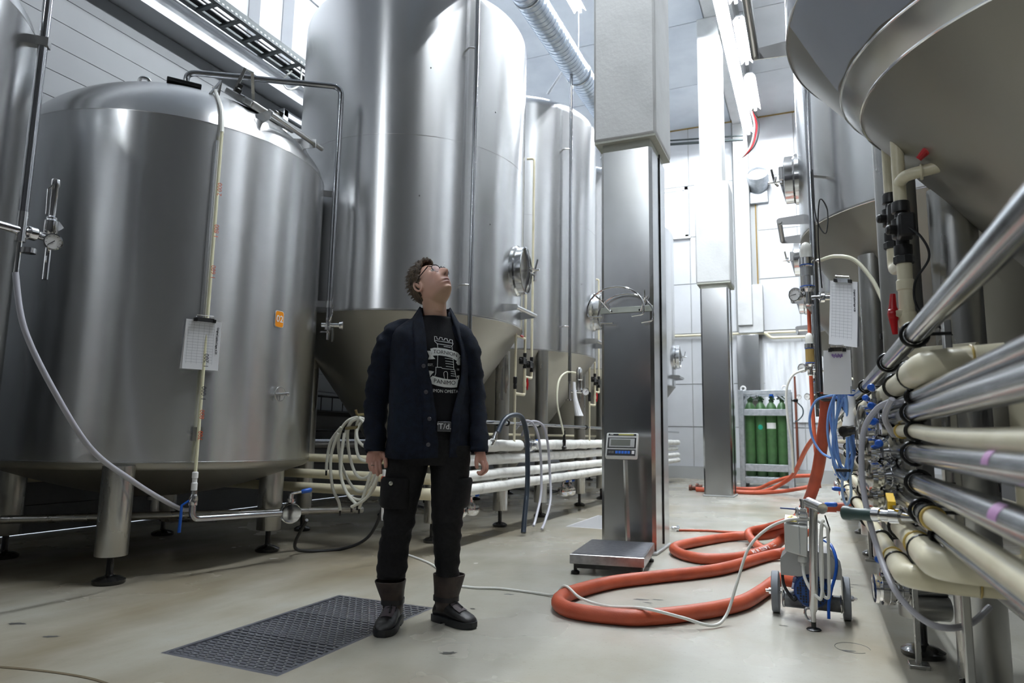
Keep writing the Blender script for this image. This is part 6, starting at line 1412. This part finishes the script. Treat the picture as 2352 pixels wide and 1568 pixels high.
sR = sleeve([(-.120, .022, 1.505), (-.185, .022, 1.478), (-.228, .026, 1.42), (-.260, .032, 1.32), (-.285, .045, 1.17), (-.293, .034, 1.02), (-.285, .006, .90), (-.283, .0, .868)], [.055, .072, .073, .068, .062, .054, .050, .046], 0.)
sL = sleeve([(.075, .03, 1.505), (.135, .028, 1.472), (.172, .030, 1.40), (.192, .036, 1.31), (.217, .05, 1.17), (.236, .034, 1.02), (.249, .006, .90), (.250, .0, .872)], [.055, .068, .068, .062, .057, .050, .046, .043], 1.7)
ca = obj('cardigan', wl(cm), CARD, man, sharp=80); so = ca.modifiers.new('s', 'SOLIDIFY'); so.thickness = .007; so.offset = 1
for nm_, s_ in (('sleeve', sR), ('sleeve', sL)):
    o = obj(nm_, wl(s_), CARD, ca, sharp=80); so = o.modifiers.new('s', 'SOLIDIFY'); so.thickness = .004; so.offset = 1
for p, r in (((-.284, .002, .885), .051), ((.2495, .002, .89), .047)):
    obj('cuff', wl(MB().tube([(p[0]-.001, p[1]+.004, p[2]+.035), (p[0], p[1], p[2]), (p[0]+.001, p[1]-.003, p[2]-.024)], [r*1.0, r*.985, r*.93], 24, caps=False)), CARD, ca, sharp=80)
# shawl collar / button bands
for side in (0, 1):
    L_ = []
    for z in cz:
        _, P_, tl, tr_ = cring(z, 1.0, off=.010); wd = .052 if z > 1.2 else .045
        cx, cy, a, b = interp(TORSO, z); dt = wd/max(.09, (a+b)/2)
        t_ = tl if side == 0 else tr_; sg = -1 if side == 0 else 1
        L_.append([P_(t_+sg*dt*(k/5)) for k in range(6)])
    lp = MB().loft(L_, caps=False, close=False)
    o = obj('shawl_collar', wl(lp), CARD, ca, sharp=80); so = o.modifiers.new('s', 'SOLIDIFY'); so.thickness = .006; so.offset = 0
nk = []
for k in range(25):   # collar round the neck
    t = math.radians(-35+250*k/24); nk.append([(-.002+(.082+.012*j)*math.cos(t), .036+(.072+.010*j)*math.sin(t), 1.632-.020*j-(.055 if (k < 3 or k > 21) else .0)*(1 if k in (0, 24) else .5)) for j in range(5)])
o = obj('shawl_collar', wl(MB().loft(nk, caps=False, close=False)), CARD, ca, sharp=80); so = o.modifiers.new('s', 'SOLIDIFY'); so.thickness = .008
cb = BVHTree.FromPolygons([Vector(p) for p in cm.v], [tuple(f) for f in cm.f])
def on_card(x, z, off=.02):
    h = cb.ray_cast(Vector((x, -.6, z)), Vector((0, 1, 0))); return Vector((x, (h[0].y if h[0] else -.14)-off, z))
for x, z in ((-.050, 1.295), (-.034, 1.165), (-.012, 1.032), (-.014, .905)):
    b_ = obj('button', MB().lathe([(.0, 0), (.0095, .0), (.0105, .003), (.008, .0045), (.003, .003)], 14, W_(on_card(x, z)), PE*-1), mat('button_grey', (.06, .06, .07), .2, coat=.5), ca)
pk = MB().tube([on_card(-.19+.082*k/8, 1.104+.024*(k/8)-.006*math.sin(PI*k/8), .008) for k in range(9)], .003, 6)
obj('pocket_edge', wl(pk), CARD, ca)

# ---- belt, trousers
bk = W_((.062, -.132, .995)); RMp = Matrix((PR, PE, Vector((0, 0, 1)))).transposed()
be_ = obj('belt_buckle', MB().box(bk, (.068, .010, .050), rot=RMp), mat('buckle', (.10, .10, .105), .4, .8), man, bevel=.003)
obj('buckle_text', text_on("'T/d.", .040, plane_fn(bk-PE*.0058, PR, Vector((0, 0, 1)))), WHITE, be_)
obj('belt', wl(MB().loft([tring(z, .945) for z in (.975, 1.018)], caps=False)), LEATH, man)
LEGL = [(.90, -.105, .03, .118, .120), (.80, -.118, .03, .108, .112), (.734, -.127, .03, .102, .104), (.65, -.138, .032, .092, .096), (.576, -.147, .034, .084, .090), (.488, -.152, .036, .079, .084), (.43, -.166, .04, .077, .082), (.36, -.174, .045, .077, .082), (.29, -.177, .048, .077, .083), (.235, -.180, .05, .074, .080)]
LEGR = [(.90, .095, .03, .112, .120), (.80, .100, .03, .104, .112), (.734, .102, .032, .098, .104), (.65, .098, .036, .091, .096), (.576, .095, .042, .084, .090), (.488, .095, .052, .078, .084), (.43, .096, .060, .073, .080), (.36, .099, .072, .068, .076), (.29, .103, .082, .063, .073), (.235, .106, .088, .058, .070)]
tm = MB()
tm.loft([tring(z, .925) for z in (1.02, .98, .93)]+[ell(-.008, .028, .89, .205, .130, 2.6, .1), ell(-.008, .03, .845, .208, .128, 2.6, .08), ell(-.008, .03, .80, .200, .115, 2.8, .05)])
def wr(p, s): 
    z = p[2]; kn = math.exp(-((z-.47)/.07)**2)+.8*math.exp(-((z-.27)/.05)**2)+.35
    f = .0055*kn*math.sin(z*95+3*math.sin(p[0]*30+s)+s)
    return (p[0]+f*.7, p[1]-f, p[2])
for L_, s in ((LEGL, 0.), (LEGR, 2.)):
    zs_ = np.linspace(.90, .235, 40); R_ = []
    for z in zs_:
        cx, cy, a, b = interp(L_, z); R_.append([wr(p, s) for p in ell(cx, cy, z, a, b, 2.2, .1, 32)])
    tm.loft(R_, caps=True)
tr_ = obj('trousers', wl(tm), TROU, man, sharp=80)
pc_ = MB().loft([ell(-.165, -.005, .735, .070, .088, 2.6, .3, 24), ell(-.170, -.005, .72, .074, .092, 2.8, .3, 24), ell(-.175, .0, .60, .072, .090, 2.8, .3, 24), ell(-.172, .0, .585, .066, .084, 2.8, .3, 24)])
obj('cargo_pocket', wl(pc_), TROU, tr_, sharp=50)
pc_ = MB().loft([ell(.145, .02, .735, .066, .084, 2.6, -.3, 24), ell(.148, .02, .72, .068, .088, 2.8, -.3, 24), ell(.140, .025, .60, .062, .084, 2.8, -.3, 24), ell(.136, .025, .585, .056, .078, 2.8, -.3, 24)])
obj('cargo_pocket', wl(pc_), TROU, tr_, sharp=50)
obj('snap_button', MB().lathe([(0, 0), (.009, 0), (.010, .003), (.006, .005), (0, .005)], 14, W_((-.192, -.104, .712)), PE*-1), mat('snap', (.45, .45, .38), .3, .8), tr_)
# ---- boots
def boot(heel, toe, ank, top_, lab):
    h, t = Vector((*heel, 0)), Vector((*toe, 0)); d = (t-h).normalized(); w = Vector((-d.y, d.x, 0)); L = (t-h).length
    b = thing('boot', lab, 'boot', W_((ank[0], ank[1], 0)), 'boots') if False else None
    PROF = [(0, .030, .078), (.04, .037, .095), (.12, .041, .115), (.25, .042, .125), (.38, .043, .118), (.50, .046, .102), (.62, .050, .085), (.75, .051, .074), (.86, .047, .064), (.94, .036, .054), (1., .015, .036)]
    R_ = []
    for s, hw, hh in PROF:
        c = h+d*(L*s); r = []
        for k in range(20):
            a = 2*PI*k/20; y = math.cos(a); zc = math.sin(a)
            zz_ = .022+(hh-.022)*(.5+.5*zc) if True else 0
            wv = hw*(abs(y)**.8)*math.copysign(1, y)*(1-.25*max(0, zc)**2)
            p = c+w*wv; r.append((p.x, p.y, zz_))
        R_.append(r)
    o = obj('boot', wl(MB().loft(R_)), LEATH, man, sharp=60)
    def sole(z0, z1, s0, s1, g):
        pts = []
        for s in np.linspace(s0, s1, 14):
            hw = float(np.interp(s, [p[0] for p in PROF], [p[1] for p in PROF])); pts.append((s, hw*g+.003))
        lft = [h+d*(L*s)+w*a for s, a in pts]; rgt = [h+d*(L*s)-w*a for s, a in pts[::-1]]; P_ = lft+rgt; n_ = len(P_)
        return MB().add([(p.x, p.y, z) for z in (z0, z1) for p in P_], [tuple(range(n_))[::-1], tuple(range(n_, 2*n_))]+[(k, (k+1) % n_, n_+(k+1) % n_, n_+k) for k in range(n_)])
    obj('sole', wl(sole(.010, .034, -.015, 1.02, 1.06)), BLACKR, o, sharp=40); obj('heel_block', wl(sole(.0, .014, -.015, .30, 1.04)), BLACKR, o, sharp=40); obj('sole_front', wl(sole(.0, .012, .42, 1.0, 1.0)), BLACKR, o, sharp=40)
    # shaft
    A = h+d*(L*.26); ya = math.atan2(d.y, d.x)
    sh = []
    for z, a, bb, lx, ly in top_: sh.append(ell(A.x+lx, A.y+ly, z, a, bb, 2.5, ya, 28, 0.))
    s_ = obj('boot_shaft', wl(MB().loft(sh, caps=False)), BROWN, o, sharp=80); so = s_.modifiers.new('s', 'SOLIDIFY'); so.thickness = .005
    obj('ankle_strap', wl(MB().loft([[(A.x+lx+(p[0]-A.x-lx)*1.05, A.y+ly+(p[1]-A.y-ly)*1.05, p[2]+dz) for p in ell(A.x+top_[2][3], A.y+top_[2][4], .118, .0645, .0545, 2.5, ya, 28)] for dz in (-.012, .012)], caps=False)), LEATH, o)
    # grey tongue panel over the instep and lace
    tg = []
    for s in np.linspace(.42, .74, 6):
        hw = float(np.interp(s, [p[0] for p in PROF], [p[1] for p in PROF])); hh = float(np.interp(s, [p[0] for p in PROF], [p[2] for p in PROF])); c = h+d*(L*s)
        tg.append([((c+w*(hw*.62*q)).x, (c+w*(hw*.62*q)).y, .022+(hh-.022)*(.5+.5*math.sqrt(max(0, 1-(q*.62)**2)))+.004) for q in np.linspace(-1, 1, 7)])
    obj('tongue_panel', wl(MB().loft(tg, caps=False, close=False)), TONGUE, o, sharp=80)
    lc = MB()
    for s in (.40, .46, .52):
        hh = float(np.interp(s, [p[0] for p in PROF], [p[2] for p in PROF])); c = h+d*(L*s); lc.tube([(*(c-w*.034).xy, hh-.010), (*c.xy, hh+.006), (*(c+w*.034).xy, hh-.010)], .0035, 6)
    c = h+d*(L*.45); lc.tube([(*c.xy, .118), (*(c+d*.03+w*.006).xy, .104), (*(c+d*.06+w*.010).xy, .088)], .004, 6)
    obj('lace', wl(lc), BLACKR, o)
    return o
boot((-.150, .135), (-.205, -.165), None, [(.06, .055, .045, -.0, 0), (.10, .060, .050, -.002, -.0), (.125, .064, .054, -.004, .0), (.17, .075, .064, -.012, -.005), (.218, .088, .076, -.018, -.010), (.222, .088, .076, -.018, -.010)], '')
boot((.055, .150), (.240, -.045), None, [(.06, .055, .045, 0, 0), (.10, .060, .050, 0, .002), (.125, .064, .054, .0, .004), (.17, .072, .062, .006, .010), (.232, .084, .072, .012, .016), (.236, .084, .072, .012, .016)], '')
# ring on the right hand
obj('ring', MB().ring(W_((-.289, -.026, .793)), (PR*.1+Vector((0, -.3, -1))).normalized(), .0105, .0028, 18, 6), mat('gold_ring', (.8, .74, .6), .15, 1), man)
